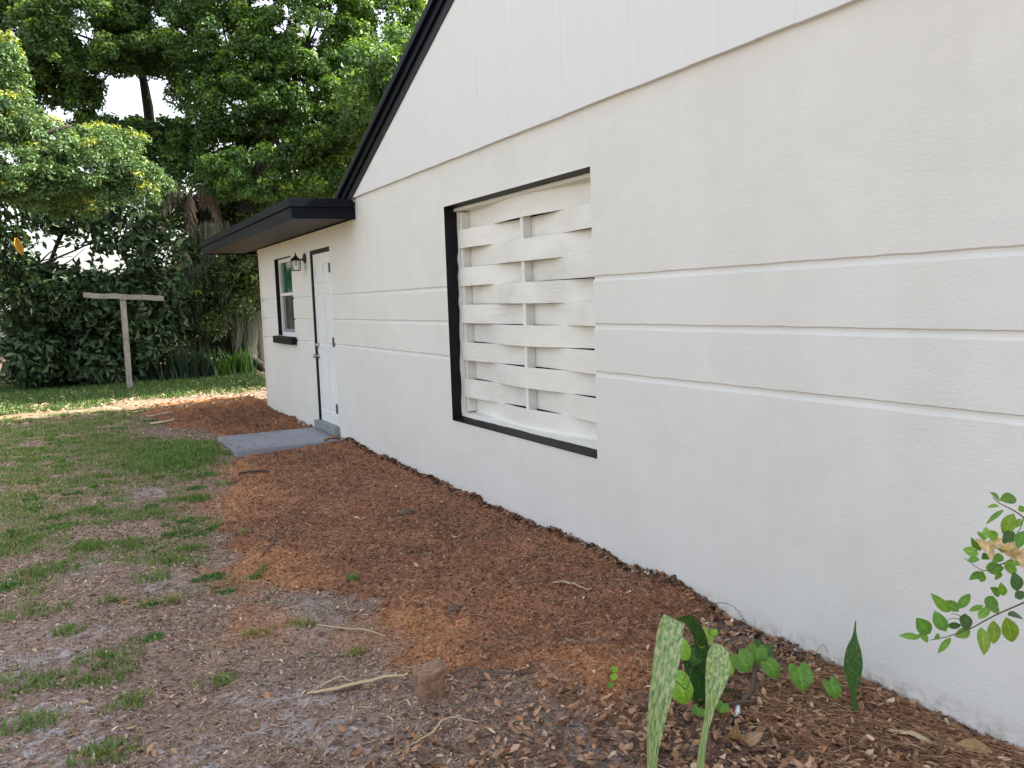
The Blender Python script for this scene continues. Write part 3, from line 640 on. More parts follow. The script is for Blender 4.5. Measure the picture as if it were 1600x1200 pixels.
# ------------------------------------------------------------ broad leaves near the camera
def leaf_material(name, kind):
    m, n, b = new_mat(name); a = N(n, 'ShaderNodeAttribute'); a.attribute_name = 'luv'; s = N(n, 'ShaderNodeSeparateXYZ'); n.links.new(a.outputs['Vector'], s.inputs[0])
    ca = N(n, 'ShaderNodeAttribute'); ca.attribute_name = 'col'; c = ca.outputs['Color']
    if kind == 'spotted' or kind == 'spot_dark':
        mp = N(n, 'ShaderNodeMapping'); mp.inputs['Scale'].default_value = (3.5, 17, 1) if kind == 'spotted' else (5, 24, 1); n.links.new(a.outputs['Vector'], mp.inputs[0])
        no = noise(n, 1.0, 3, .65, mp.outputs[0])
        if kind == 'spotted': c2 = ramp(n, no.outputs[0], [(.36, (.12, .25, .10)), (.48, (.28, .40, .17)), (.60, (.50, .58, .31))])
        else: c2 = ramp(n, no.outputs[0], [(.50, (.045, .115, .035)), (.66, (.14, .25, .10))])
        c = mix(n, c2, c, 1.0, 'MULTIPLY')
    else:
        ab = N(n, 'ShaderNodeMath', operation='ABSOLUTE'); n.links.new(s.outputs[0], ab.inputs[0])
        mid = ramp(n, ab.outputs[0], [(.02, (1.6, 1.5, 1.3)), (.10, (1, 1, 1))]); c = mix(n, c, mid, 1.0, 'MULTIPLY')
        # side veins
        q = N(n, 'ShaderNodeMath', operation='MULTIPLY'); q.inputs[1].default_value = .30; n.links.new(ab.outputs[0], q.inputs[0])
        su = N(n, 'ShaderNodeMath', operation='SUBTRACT'); n.links.new(s.outputs[1], su.inputs[0]); n.links.new(q.outputs[0], su.inputs[1])
        ml = N(n, 'ShaderNodeMath', operation='MULTIPLY'); ml.inputs[1].default_value = 46; n.links.new(su.outputs[0], ml.inputs[0])
        si = N(n, 'ShaderNodeMath', operation='SINE'); n.links.new(ml.outputs[0], si.inputs[0])
        c = mix(n, c, ramp(n, si.outputs[0], [(.80, (1, 1, 1)), (1.0, (1.16, 1.12, 1.05))]), 1.0, 'MULTIPLY'); bump(n, b, si.outputs[0], .35, .0012)
        c = mix(n, c, ramp(n, noise(n, 60, 4, .6, coords(n)).outputs[0], [(.3, (.8, .8, .8)), (.7, (1.15, 1.15, 1.1))]), 1.0, 'MULTIPLY')
    n.links.new(c, b.inputs['Base Color']); b.inputs['Roughness'].default_value = .38; b.inputs['Specular IOR Level'].default_value = .45
    t = N(n, 'ShaderNodeBsdfTranslucent'); n.links.new(mix(n, c, (1.25, 1.2, .45), 1.0, 'MULTIPLY'), t.inputs['Color'])
    mx = N(n, 'ShaderNodeMixShader'); mx.inputs[0].default_value = .28
    n.links.new(b.outputs[0], mx.inputs[1]); n.links.new(t.outputs[0], mx.inputs[2]); n.links.new(mx.outputs[0], n.nodes['Material Output'].inputs[0]); return m
M['citrus'] = leaf_material('citrus_leaf', 'plain'); M['spotted'] = leaf_material('mottled_leaf', 'spotted'); M['spotdark'] = leaf_material('dark_mottled_leaf', 'spot_dark')

TH = .0006
def grid_leaf(name, mat, parent, spine, widths, side, normal, fold=.25, col=(.06, .16, .03), nu=5, heart=0, curl=0):
    """a leaf as a grid: spine points, full widths, one side vector (or one per point)"""
    V = []; UV = []; n = len(spine); us = np.linspace(-1, 1, nu)
    for i, (p, w) in enumerate(zip(spine, widths)):
        p = np.array(p, float); sd = np.array(side[i] if hasattr(side[0], '__len__') else side, float); sd = sd / np.linalg.norm(sd)
        nn = np.array(normal[i] if hasattr(normal[0], '__len__') else normal, float)
        t = np.array(spine[min(i + 1, n - 1)], float) - np.array(spine[max(i - 1, 0)], float); t /= np.linalg.norm(t) + 1e-9
        for u in us:
            q = p + sd * u * w / 2 + nn * (abs(u) * fold * w / 2) + nn * curl * w * u
            if heart: q = q - t * heart * (1 - i / (n - 1)) ** 1.6 * math.sin(math.pi * min(1, abs(u) * 1.0)) 
            V.append(q); UV.append((u, i / (n - 1)))
    F = [(i * nu + k, i * nu + k + 1, (i + 1) * nu + k + 1, (i + 1) * nu + k) for i in range(n - 1) for k in range(nu - 1)]
    C = np.array([col] * len(V)) * (1 + (rng.random((len(V), 1)) - .5) * .1)
    o = link(name, np_mesh(name, np.array(V), np.array(F), C, True, np.array(UV)), mat, parent); return o

CAMP = np.array([-DW, 0, CAMH])
def oval_leaf(base, tip, w, parent, col, mat=None, up=None, nseg=7, droop=.08, name='leaf'):
    base = np.array(base); tip = np.array(tip); ax = tip - base; L = np.linalg.norm(ax); ax = ax / L
    nrm = np.array([-.55, -.55, .5]) + (rng.random(3) - .5) * .7 if up is None else np.array(up)
    nrm = nrm - ax * nrm.dot(ax); nrm /= np.linalg.norm(nrm); sd = np.cross(ax, nrm)
    ts = np.linspace(0, 1, nseg); sp = [base + ax * L * t - nrm * droop * L * (4 * (t - .5) ** 2) for t in ts]
    sp = [p + nrm * 0.0 for p in sp]
    ws = [max(.0012, w * (math.sin(math.pi * t ** .9) ** .8) * (1.05 - .1 * t)) for t in ts]
    return grid_leaf(name, mat or M['citrus'], parent, sp, ws, sd, nrm, .18, col, 5)

cit = thing('citrus_shoot', 'leafy green citrus shoots reaching in from the right in front of the stucco wall', 'shrub', (-.55, .80, 0))
def tube_part(pts, r0, r1, name='stem', mat=None, par=None, k=4, n=6):
    P = smooth_path(pts, k); rr = np.linspace(r0, r1, len(P)); m = MB(); m.tube(P, list(rr), n); return m.build(name, mat or M['leafstem'], par or cit)
M['leafstem'] = old_wood('green_twig', (.05, .07, .03), (.12, .13, .07), (20, 20, 20), .3)
tube_part([(-.55, .80, -.05), (-.56, .84, .35), (-.66, .97, .72), (-.802, 1.098, .916)], .010, .004, mat=M['twig'])
tube_part([(-.802, 1.098, .916), (-.848, 1.120, .890), (-.888, 1.138, .872), (-.951, 1.168, .844), (-1.002, 1.192, .816), (-1.048, 1.214, .801), (-1.083, 1.232, .794)], .0028, .0009)
tube_part([(-.802, 1.098, .916), (-.840, 1.127, .995), (-.880, 1.146, .980), (-.927, 1.169, .960), (-.963, 1.186, .947), (-1.0, 1.209, .977)], .0024, .0007)
tube_part([(-.802, 1.098, .916), (-.843, 1.132, 1.023), (-.873, 1.152, 1.063), (-.893, 1.164, 1.081), (-.921, 1.181, 1.099), (-.932, 1.189, 1.113)], .0024, .0007)
tube_part([(-1.002, 1.192, .816), (-1.020, 1.205, .847), (-1.037, 1.214, .853)], .0012, .0006)
tube_part([(-1.001, 1.193, .829), (-1.030, 1.209, .842), (-1.048, 1.218, .837)], .0012, .0006)
tube_part([(-.873, 1.152, 1.063), (-.884, 1.155, 1.036), (-.894, 1.160, 1.031)], .0012, .0006)
for i, c in enumerate(CIT):
    k = rng.random(); col = np.array([.055, .150, .022]) * (1 - k) + np.array([.115, .25, .035]) * k
    if i in (6, 10, 15, 19, 23, 30): col = np.array([.035, .085, .022])
    if i in (12, 13, 14, 25): col = np.array([.12, .22, .03])
    oval_leaf(c[:3], tuple(np.array(c[:3]) + (np.array(c[3:6]) - np.array(c[:3])) * 1.2), c[6] * 1.22, cit, col * np.array([1.75, 1.6, 1.5]))
# more leaves on the shoots outside the picture
for i in range(26):
    a = rng.random(); p = np.array([-.62, .93, .62]) * (1 - a) + np.array([-.82, 1.10, .98]) * a + (rng.random(3) - .5) * .05 + np.array([.06, -.06, 0])
    oval_leaf(p, p + (rng.random(3) - np.array([.5, .5, .7])) * .09, .024, cit, (.06, .15, .025))
# the dry crumpled leaf caught among them
dl = thing('dead_leaf', 'crumpled pale tan dead leaf caught in the upper citrus shoot', 'leaf', (-.92, 1.17, .99))
for j in range(16):
    a = rng.random(); p = np.array([-.955, 1.190, 1.000]) * (1 - a) + np.array([-.885, 1.150, .988]) * a + (rng.random(3) - .5) * .022; dv = rng.normal(size=3); dv[2] *= .6; dv /= np.linalg.norm(dv)
    oval_leaf(p, p + dv * (.028 + .016 * rng.random()), .016 + .012 * rng.random(), dl, np.array([.66, .52, .33]) * (.8 + .4 * rng.random()), droop=.28, name='fold', up=rng.normal(size=3))
dl2 = thing('dead_leaf', 'large curled tan dead leaf lying at the foot of the wall at the lower right', 'leaf', (-.13, 1.74, .03))
oval_leaf((-.19, 1.80, .035), (-.10, 1.68, .035), .055, dl2, (.40, .26, .13), up=(-.2, -.4, 1), droop=.25, name='blade')
dl3 = thing('dead_leaf', 'pair of brown curled dead leaves standing up beside the white tipped twig', 'leaf', (-.78, 2.16, .03))
oval_leaf((-.80, 2.20, .02), (-.83, 2.15, .10), .055, dl3, (.34, .20, .13), up=(-.6, -.7, .3), droop=.25, name='blade'); oval_leaf((-.79, 2.18, .02), (-.74, 2.12, .075), .045, dl3, (.42, .28, .18), up=(-.5, -.7, .5), droop=.25, name='blade')

# the mottled strap leaves
def strap(name, label, pts, mat, side_fn, grp=None, col=(1, 1, 1), fold=.30, loc=None):
    P = smooth_path([p[:3] for p in pts], 4); W = [x[0] for x in smooth_path([(p[3],) for p in pts], 4)]
    t = thing(name, label, 'plant', loc or tuple(pts[0][:3]))
    sds = []; nrs = []
    for i, p in enumerate(P):
        tg = P[min(i + 1, len(P) - 1)] - P[max(i - 1, 0)]; sd = np.array(side_fn(i / len(P)), float); sd -= tg * sd.dot(tg) / tg.dot(tg); sd /= np.linalg.norm(sd)
        nn = np.cross(sd, tg); nn /= np.linalg.norm(nn); sds.append(sd); nrs.append(nn)
    grid_leaf('leaf', mat, t, P, [max(.002, w) for w in W], sds, nrs, fold, col, 7); return t
q1 = strap('sansevieria', 'tall mottled pale green strap leaf bent double at the top, leftmost by the wall corner',
   [(-1.180, 2.164, -.01, .029), (-1.176, 2.164, .102, .036), (-1.160, 2.164, .207, .056), (-1.137, 2.164, .310, .075), (-1.093, 2.184, .423, .086), (-1.066, 2.200, .490, .082), (-1.045, 2.206, .520, .074)],
   M['spotted'], lambda t: (.88, -.47, 0))
P2 = [(-1.043, 2.208, .5205, .074), (-1.005, 2.218, .514, .062), (-.97, 2.225, .496, .052), (-.915, 2.262, .452, .046), (-.840, 2.320, .37, .046), (-.775, 2.384, .265, .052), (-.722, 2.42, .165, .060), (-.66, 2.44, .085, .066), (-.585, 2.455, .050, .060), (-.52, 2.46, .030, .020)]
P_ = smooth_path([p[:3] for p in P2], 4); W_ = [x[0] for x in smooth_path([(p[3],) for p in P2], 4)]
sds = []; nrs = []
for i, p in enumerate(P_):
    a = i / len(P_); tg = P_[min(i + 1, len(P_) - 1)] - P_[max(i - 1, 0)]; sd = np.array([.5 * (1 - a) + .2, -.65, .25]); sd -= tg * sd.dot(tg) / tg.dot(tg); sd /= np.linalg.norm(sd); nn = np.cross(sd, tg); nn /= np.linalg.norm(nn); sds.append(sd); nrs.append(nn)
tag(grid_leaf('folded_leaf', M['spotdark'], q1, P_, W_, sds, nrs, .1, (.75, .9, 1.0), 7), 'dark blue green underside of the bent strap leaf')
strap('sansevieria', 'mottled pale green paddle shaped leaf on a thin stalk, right of the bent strap leaf',
   [(-1.038, 2.104, -.01, .025), (-1.015, 2.104, .128, .023), (-.989, 2.104, .220, .029), (-.969, 2.104, .292, .055), (-.944, 2.114, .350, .080), (-.930, 2.124, .395, .074), (-.922, 2.134, .420, .045), (-.918, 2.136, .430, .012)],
   M['spotted'], lambda t: (.88, -.42, .08), col=(1.05, 1.05, 1.0))
strap('sansevieria', 'single dark green pointed sansevieria leaf standing upright against the white wall',
   [(-.253, 2.143, -.02, .019), (-.260, 2.143, .084, .022), (-.264, 2.143, .135, .046), (-.268, 2.143, .198, .071), (-.266, 2.143, .259, .056), (-.259, 2.143, .300, .024), (-.256, 2.143, .33, .010), (-.252, 2.143, .367, .004)],
   M['spotdark'], lambda t: (.85, -.45, 0), col=(1.15, 1.15, 1.05), fold=.25)
strap('dark_strap_leaf', 'wide dark green leaf standing behind the mottled strap leaves under the vine', [(-.70, 2.48, 0, .03), (-.708, 2.48, .06, .06), (-.722, 2.48, .14, .085), (-.735, 2.48, .21, .085), (-.738, 2.47, .255, .055), (-.73, 2.46, .275, .01)],
   M['spotdark'], lambda t: (.85, -.45, 0), col=(.5, .75, .65))

# heart leaved vine
vine = thing('vine', 'low heart leaved vine with bright green leaves scrambling through the litter by the strap leaves', 'vine', (-.6, 2.5, 0))
HE = [(-.842, 2.432, .140, .086, .124, 'b'), (-.90, 2.35, .33, .06, .085, 'b'), (-.80, 2.36, .35, .05, .08, 'y'), (-.468, 2.509, .125, .087, .092, 'g'), (-.391, 2.511, .135, .078, .088, 'g'), (-.320, 2.556, .12, .090, .079, 'd'), (-.403, 2.418, .114, .066, .086, 'g'),
      (-.380, 2.292, .126, .088, .103, 'g'), (-.322, 2.189, .106, .062, .077, 'g'), (-.382, 2.820, .087, .045, .045, 'y'), (-.818, 2.358, .073, .061, .033, 'g'), (-.734, 2.329, .080, .047, .042, 'g'), (-.507, 2.533, .102, .041, .041, 'y'), (-.55, 2.50, .11, .04, .05, 'y'),
      (-.89, 2.80, .05, .03, .03, 'b'), (-.86, 2.84, .06, .028, .03, 'b'), (-.92, 2.78, .03, .025, .03, 'g'), (-.78, 2.42, .25, .05, .07, 'd'), (-.40, 2.86, .06, .03, .04, 'y'), (-.33, 2.84, .10, .035, .04, 'b')]
for (x, y, z, w, h_, k) in HE:
    col = dict(b=(.24, .47, .05), y=(.30, .45, .07), g=(.13, .29, .04), d=(.06, .15, .035))[k]
    an = rng.uniform(-.5, .5); up = np.array([math.sin(an) * .85, -math.sin(an) * .45, math.cos(an)]); fwd = np.array([-.45, -.85, .15 + .5 * rng.random()]); fwd /= np.linalg.norm(fwd)
    up = up - fwd * up.dot(fwd); up /= np.linalg.norm(up); sd = np.cross(up, fwd); cen = np.array([x, y, z])
    ns_ = 9; sp = [cen + up * h_ * (.30 - .8 * t) + fwd * .12 * h_ * math.sin(math.pi * t) for t in np.linspace(0, 1, ns_)]
    ws = [w * min(1.0, 1.12 * (1 - t) ** .75 * (1 + 1.0 * t)) * .98 + .001 for t in np.linspace(0, 1, ns_)]
    grid_leaf('leaf', M['citrus'], vine, sp, ws, sd, fwd, .22, col, 9, heart=h_ * .22)
    g0 = (x + rng.uniform(-.03, .03), y + .04, ground_z(x, y) - .01)
    if z < .2: tube_part([g0, (x, y + .03, z * .6), tuple(sp[1] - fwd * .002)], .0016, .001, par=vine)
tube_part([(-1.10, 2.19, .36), (-1.06, 2.18, .32), (-1.0, 2.2, .27), (-.9, 2.3, .28), (-.84, 2.42, .17)], .0018, .0012, par=vine, mat=M['twig'])
tube_part([(-.30, 2.15, .10), (-.33, 2.19, .17), (-.37, 2.22, .22), (-.34, 2.22, .27), (-.33, 2.2, .24)], .0016, .0008, par=vine)
tube_part([(-.28, 3.02, .03), (-.24, 2.98, .16), (-.16, 2.9, .17), (-.10, 2.82, .03)], .0018, .001, par=vine)

# ------------------------------------------------------------ ground litter
def visible_xy(n, y0=1.35, y1=17.0, p=.7):
    """points over the yard in view, denser near the camera"""
    u = rng.random(n); y = (y0 ** p + u * (y1 ** p - y0 ** p)) ** (1 / p)
    xl = -DW - .35 * y ** .35; xl = np.maximum(-4.4, -2.9 - .22 * np.minimum(y, 6)); x = xl + rng.random(n) * (0 - xl)
    return x, y
def rotmats(n, tilt):
    az = rng.random(n) * 2 * np.pi; a = np.stack([np.cos(az), np.sin(az), np.zeros(n)], -1)
    t1 = (rng.random(n) - .5) * 2 * tilt; t2 = (rng.random(n) - .5) * 2 * tilt
    a[:, 2] = np.sin(t1); a /= np.linalg.norm(a, axis=1)[:, None]
    b_ = np.stack([-np.sin(az), np.cos(az), np.sin(t2)], -1); b_ -= a * (a * b_).sum(1)[:, None]; b_ /= np.linalg.norm(b_, axis=1)[:, None]
    return a, b_, np.cross(a, b_)
def chips(name, x, y, L, W, cols, tilt=.5, lift=.003, mat='litter', leafy=False, fold=.25):
    n = len(x); z = surf(x, y) + lift; c = np.stack([x, y, z], -1); a, b_, nn = rotmats(n, tilt); L = L[:, None] / 2; W = W[:, None] / 2
    r = lambda: 1 + (rng.random((n, 1)) - .5) * .5
    if leafy:   # six corners, folded along the midrib and curled
        cu = (rng.random((n, 1)) - .2) * .5
        P = [c - a * L + nn * L * cu, c - a * L * .3 + b_ * W * r() + nn * W * fold, c + a * L * .4 + b_ * W * .8 * r() + nn * W * fold, c + a * L + nn * L * cu, c + a * L * .4 - b_ * W * .8 * r() + nn * W * fold, c - a * L * .3 - b_ * W * r() + nn * W * fold]
        V = np.stack(P, 1).reshape(-1, 3); o = np.arange(n)[:, None] * 6
        F = np.concatenate([o + [0, 1, 2, 3], o + [0, 3, 4, 5]], 0); k = 6
    else:
        P = [c - a * L - b_ * W * .7 * r(), c + a * L * r() - b_ * W * .5 * r(), c + a * L * .8 + b_ * W * r() + nn * W * .3, c - a * L * r() + b_ * W * r() + nn * W * fold]
        V = np.stack(P, 1).reshape(-1, 3); F = np.arange(n)[:, None] * 4 + [0, 1, 2, 3]; k = 4
    o_ = link(name, np_mesh(name, V, F, np.repeat(cols, k, 0)), M[mat]); return tag(o_, kind='stuff')
def pal(n, P, wts, j=.25):
    i = rng.choice(len(P), n, p=np.array(wts) / sum(wts)); return np.clip(np.array(P)[i] * (1 + (rng.random((n, 1)) - .5) * 2 * j), .005, .9)

# crumbs of soil and bark on the mulch
x, y = visible_xy(440000, 2.3, 16); mm = mulch_m(x, y); k = rng.random(len(x)) < sstep(.35, .7, mm) * np.clip(1.15 - .06 * y, .2, 1); x, y = x[k], y[k]; n = len(x)
s = (.003 + .007 * rng.random(n) ** 3) * (1 + .07 * y)
cl = mulch_cols(x, y) * (1 + (rng.random((n, 1)) - .5) * .8); bright = rng.random(n) < .05; cl[bright] = pal(bright.sum(), [(.50, .30, .17), (.42, .25, .15), (.55, .42, .29)], [1, 1, .6])
dk = rng.random(n) < .13; cl[dk] *= .5
tag(chips('mulch_crumbs', x, y, s * (1 + 1.5 * rng.random(n)), s, cl, .7, .002), 'reddish brown crumbled mulch and bark crumbs piled along the wall', 'mulch')
# fine litter outside it
x, y = visible_xy(390000, 1.35, 15); mm = mulch_m(x, y); k = (rng.random(len(x)) < (1 - sstep(.3, .7, mm)) * np.clip(1.05 - .05 * y, .12, 1) * (1 - .45 * blobs(x, y, SAND)) * (1 - .6 * grass_w(x, y))); x, y = x[k], y[k]; n = len(x)
s = (.003 + .0075 * rng.random(n) ** 2.6) * (1 + .07 * y)
cl = pal(n, [(.225, .143, .104), (.34, .228, .165), (.11, .071, .054), (.50, .35, .245), (.35, .275, .245), (.64, .50, .37)], [4, 3.8, 2.4, 1.7, 1.3, .6], .3)
o_ = blobs(x, y, ORANGE)[:, None] * (rng.random((n, 1)) < .7); cl = cl * (1 - o_) + np.array([.36, .155, .06]) * o_
tag(chips('fine_litter', x, y, s * (1 + 2.2 * rng.random(n)), s * .75, cl, .55, .002), 'fine brown leaf crumbs and bark bits strewn over the sandy yard', 'litter')
# crumbs kicked onto the step
n = 220; u = rng.random(n) ** 2.2; sd_ = rng.random(n); x = np.where(sd_ < .5, -1.19 + 1.15 * rng.random(n), np.where(sd_ < .8, -1.2 + .3 * u, -.02 - .1 * u)); y = np.where(sd_ < .5, np.where(rng.random(n) < .6, 9.36 + .35 * u, 10.53 - .3 * u), 9.37 + 1.15 * rng.random(n)); s = .008 + .014 * rng.random(n) ** 2
_sf = surf; surf = lambda a, c: np.full(np.shape(a), .0905)
tag(chips('step_crumbs', x, y, s * 1.5, s, pal(n, [(.34, .18, .10), (.22, .13, .09), (.5, .38, .26)], [3, 2, 1]), .3, .002), 'soil and bark crumbs scattered over the grey step', 'soil crumbs'); surf = _sf
# whole dead leaves, thickest in the near corner by the wall
x, y = visible_xy(90000, 1.35, 9); w = sstep(3.6, 2.0, y + (x + .6) * -.25) * .95 + .018; mm = mulch_m(x, y)
w = w * (1 - .92 * sstep(.4, .8, mm)) + .008 * (y < 7); k = rng.random(len(x)) < w; x, y = x[k], y[k]; n = len(x)
s = .010 + .024 * rng.random(n) ** 1.6
cl = pal(n, [(.27, .145, .088), (.38, .215, .13), (.14, .08, .055), (.48, .31, .20), (.60, .45, .31), (.40, .20, .09)], [4, 3.5, 3, 1.5, .6, .8], .25)
tag(chips('dead_leaves', x, y, s * 1.5, s * .7, cl, .75, .006 + .026 * rng.random(n) * (y < 3.2) * (x > -1.6), leafy=True, fold=.45), 'small curled brown dead leaves carpeting the near ground by the wall', 'dead leaves')
# big leaves, few
x = rng.uniform(-1.6, -.03, 45); y = rng.uniform(1.45, 2.9, 45); k = mulch_m(x, y) < .5; x, y = x[k], y[k]; n = len(x)
tag(chips('large_dead_leaves', x, y, rng.uniform(.045, .075, n), rng.uniform(.018, .034, n), pal(n, [(.34, .21, .13), (.24, .14, .10), (.45, .29, .16)], [2, 2, 1], .2), .6, .02, leafy=True, fold=.45), 'larger tan and brown dead leaves lying on top of the litter', 'dead leaves')
# pine straw and rootlets near the wall
def strands(name, x, y, az, L, r_, cols, lift=.012, mat='litter', arch=.15):
    n = len(x); k = 5; P = []
    cur = (rng.random(n) - .5) * 1.0; tl = (rng.random(n) - .5) * .35
    for j in range(k):
        t = j / (k - 1) - .5; a = az + cur * t; px = x + np.cos(a) * L * t; py = y + np.sin(a) * L * t; px = np.minimum(px, -.004)
        pz = surf(px, py) + lift * (.5 + rng.random(n) * .2) + np.abs(tl) * L * (t + .5) * .5 + arch * L * .25 * np.cos(np.pi * t) * np.abs(cur)
        P.append(np.stack([px, py, pz], -1))
    V = []
    for j in range(k):
        tg = P[min(j + 1, k - 1)] - P[max(j - 1, 0)]; sd = np.stack([-tg[:, 1], tg[:, 0], np.zeros(n)], -1); sd /= np.linalg.norm(sd, axis=1)[:, None] + 1e-9
        V += [P[j] - sd * r_[:, None], P[j] + np.array([0, 0, 1]) * r_[:, None] * 1.2, P[j] + sd * r_[:, None]]
    V = np.stack(V, 1).reshape(-1, 3); o = np.arange(n)[:, None] * (3 * k)
    F = np.concatenate([o + [3 * j + a, 3 * j + a + 1, 3 * j + a + 4, 3 * j + a + 3] for j in range(k - 1) for a in (0, 1)], 0)
    return tag(link(name, np_mesh(name, V, F, np.repeat(cols, 3 * k, 0)), M[mat]), kind='stuff')
n = 2800; u = rng.random(n); x = -.02 - .62 * rng.random(n) ** 1.3; y = 1.35 + 1.15 * rng.random(n); az = rng.normal(2.1, .7, n)
tag(strands('pine_straw', x, y, az, rng.uniform(.06, .20, n), rng.uniform(.0006, .0011, n), pal(n, [(.24, .12, .065), (.36, .19, .10), (.14, .07, .045), (.50, .33, .19)], [3, 3, 2, 1.4]), .032, arch=.6), 'rust brown pine needles matted along the foot of the wall', 'pine straw')
x, y = visible_xy(6000, 1.35, 9); n = len(x)
tag(strands('scattered_straw', x, y, rng.random(n) * 6.28, rng.uniform(.02, .10, n), rng.uniform(.0006, .0015, n), pal(n, [(.40, .30, .19), (.25, .18, .13), (.50, .42, .31), (.13, .09, .07)], [3, 3, 1, 2]), .006), 'loose straw, rootlets and small twigs scattered over the yard', 'straw')
# pale chips of old paint and grit along the foot of the wall
n = 1500; x = -.004 - .07 * rng.random(n) ** 2; y = np.concatenate([1.4 + 1.6 * rng.random(1100), 3.5 + .9 * rng.random(100), 10.6 + .8 * rng.random(300)]); s = .006 + .016 * rng.random(n) ** 2
tag(chips('paint_flakes', x, y, s * 1.6, s, pal(n, [(.6, .58, .56), (.42, .38, .35), (.25, .2, .17)], [1, 1, 1.4]), .8, .012), 'white flakes of old paint and grit lying along the base of the wall', 'paint flakes')
n = 2200; x = -.004 - .06 * rng.random(n) ** 1.5; y = 1.4 + 8 * rng.random(n); s = .01 + .018 * rng.random(n) ** 2
tag(chips('bark_edge', x, y, s * 1.8, s, pal(n, [(.20, .10, .06), (.28, .14, .07), (.10, .06, .045)], [1, 1, 1]), 1.2, .012), 'rough bark chips heaped against the base of the wall', 'bark chips')

# grass: blades on a density field, tufts by hand
def blades(name, x, y, L, W, cols, lean=.7, label=None, cat='grass'):
    n = len(x); az = rng.random(n) * 2 * np.pi; d_ = np.stack([np.cos(az), np.sin(az), np.zeros(n)], -1); s_ = np.stack([-np.sin(az), np.cos(az), np.zeros(n)], -1)
    ln = (rng.random(n) ** .7 * lean)[:, None]; z = surf(x, y) - .004; b_ = np.stack([x, y, z], -1); L = L[:, None]; W = W[:, None]; up = np.array([0, 0, 1.0])
    m_ = b_ + (up * np.cos(ln * .6) + d_ * np.sin(ln * .6)) * L * .5; t_ = m_ + (up * np.cos(ln * 1.6) + d_ * np.sin(ln * 1.6)) * L * .5
    V = np.stack([b_ - s_ * W, b_ + s_ * W, m_ + s_ * W * .9, m_ - s_ * W * .9, t_], 1).reshape(-1, 3); o = np.arange(n)[:, None] * 5
    F = np.concatenate([o + [0, 1, 2], o + [0, 2, 3], o + [3, 2, 4]], 0)
    C = np.repeat(cols, 5, 0); return tag(link(name, np_mesh(name, V, F, C), M['grass']), label, cat, kind='stuff')
GC = [(.13, .23, .055), (.19, .30, .075), (.10, .18, .045), (.30, .28, .13), (.40, .34, .21)]
for j in range(150):
    tx = rng.uniform(-3.8, -1.5); ty = rng.uniform(4.2, 13.5)
    if grass_w(np.array([tx]), np.array([ty]))[0] > .12: TUFTS.append((tx, ty, rng.uniform(.05, .13), 'gdg'[j % 3]))
x, y = visible_xy(540000, 2.4, 15.5, 1.0); g = grass_w(x, y); k = rng.random(len(x)) < (g ** 1.1 * .82 * (.45 + 1.0 * sstep(.40, .60, fbm(x, y, 9, 91))) + .02 * (mulch_m(x, y) < .2)); x, y, g = x[k], y[k], g[k]; n = len(x)
rich = sstep(1.0, .3, np.hypot((x + 1.75) / .75, (y - 9.9) / 1.9))
cl = pal(n, GC, [3, 2, 2.6, 2.6, 1.5]); r2 = (rng.random(n) < rich * .85); cl[r2] = pal(r2.sum(), [(.13, .24, .05), (.20, .30, .07), (.09, .18, .04)], [1, 1, 1], .2)
blades('lawn_grass', x, y, rng.uniform(.015, .04, n) * (1 + .02 * y) * (1 + .5 * rich), (.0011 + .0012 * rng.random(n)) * (1 + .10 * y), cl, 1.2, 'thin patchy olive lawn grass mixed with dry blades')
# far green strip
n = 60000; x = rng.uniform(-4.6, 1.2, n); y = rng.uniform(16, 24.5, n); k = rng.random(n) < grass_w(x, y); x, y = x[k], y[k]; n = len(x)
blades('far_grass', x, y, rng.uniform(.05, .12, n), rng.uniform(.004, .008, n), pal(n, [(.06, .14, .03), (.085, .17, .038), (.045, .10, .022), (.13, .16, .06)], [3, 2, 2, .8]), .9, 'longer bright green grass on the shaded strip beyond the clothes post side')
X_, Y_, C_, L_, W_ = [], [], [], [], []
for (tx, ty, tr, kk) in TUFTS:
    n = int(3600 * tr ** 1.05 * (1.0 if kk == 'd' else .62)); a = rng.random(n) * 6.283; r_ = tr * rng.random(n) ** .7; xx = tx + np.cos(a) * r_ * 1.05; yy = ty + np.sin(a) * r_ * .8
    kp = rng.random(n) < sstep(.38, .56, fbm(xx, yy, 15, 71) + .12 * (1 - r_ / tr)); xx, yy = xx[kp], yy[kp]; n = len(xx)
    X_.append(xx); Y_.append(yy); C_.append(pal(n, dict(d=[(.06, .16, .035), (.09, .22, .045)], g=[(.10, .20, .035), (.15, .26, .05), (.22, .24, .09)], y=[(.24, .27, .08), (.32, .28, .12)])[kk], dict(d=[1, 1], g=[2, 1.6, 1], y=[1, 1])[kk]))
    L_.append(rng.uniform(.014, .034, n) if kk == 'd' else rng.uniform(.025, .062, n)); W_.append(rng.uniform(.002, .004, n) * (1 if kk == 'd' else .6))
X_, Y_, C_, L_, W_ = [np.concatenate(q) for q in (X_, Y_, C_, L_, W_)]
blades('grass_tufts', X_, Y_, L_, W_ * (1 + .08 * Y_), C_, 1.0, 'scattered tufts of green grass and weeds on the bare near yard')
# sparse yard beyond the picture's left edge
n = 15000; x = rng.uniform(-14, -4.2, n); y = rng.uniform(-2, 22, n)
blades('side_lawn_grass', x, y, rng.uniform(.03, .07, n), rng.uniform(.004, .009, n), pal(n, GC, [3, 2, 2, 1, 1]), 1.1, 'open sunny lawn grass left of the yard')

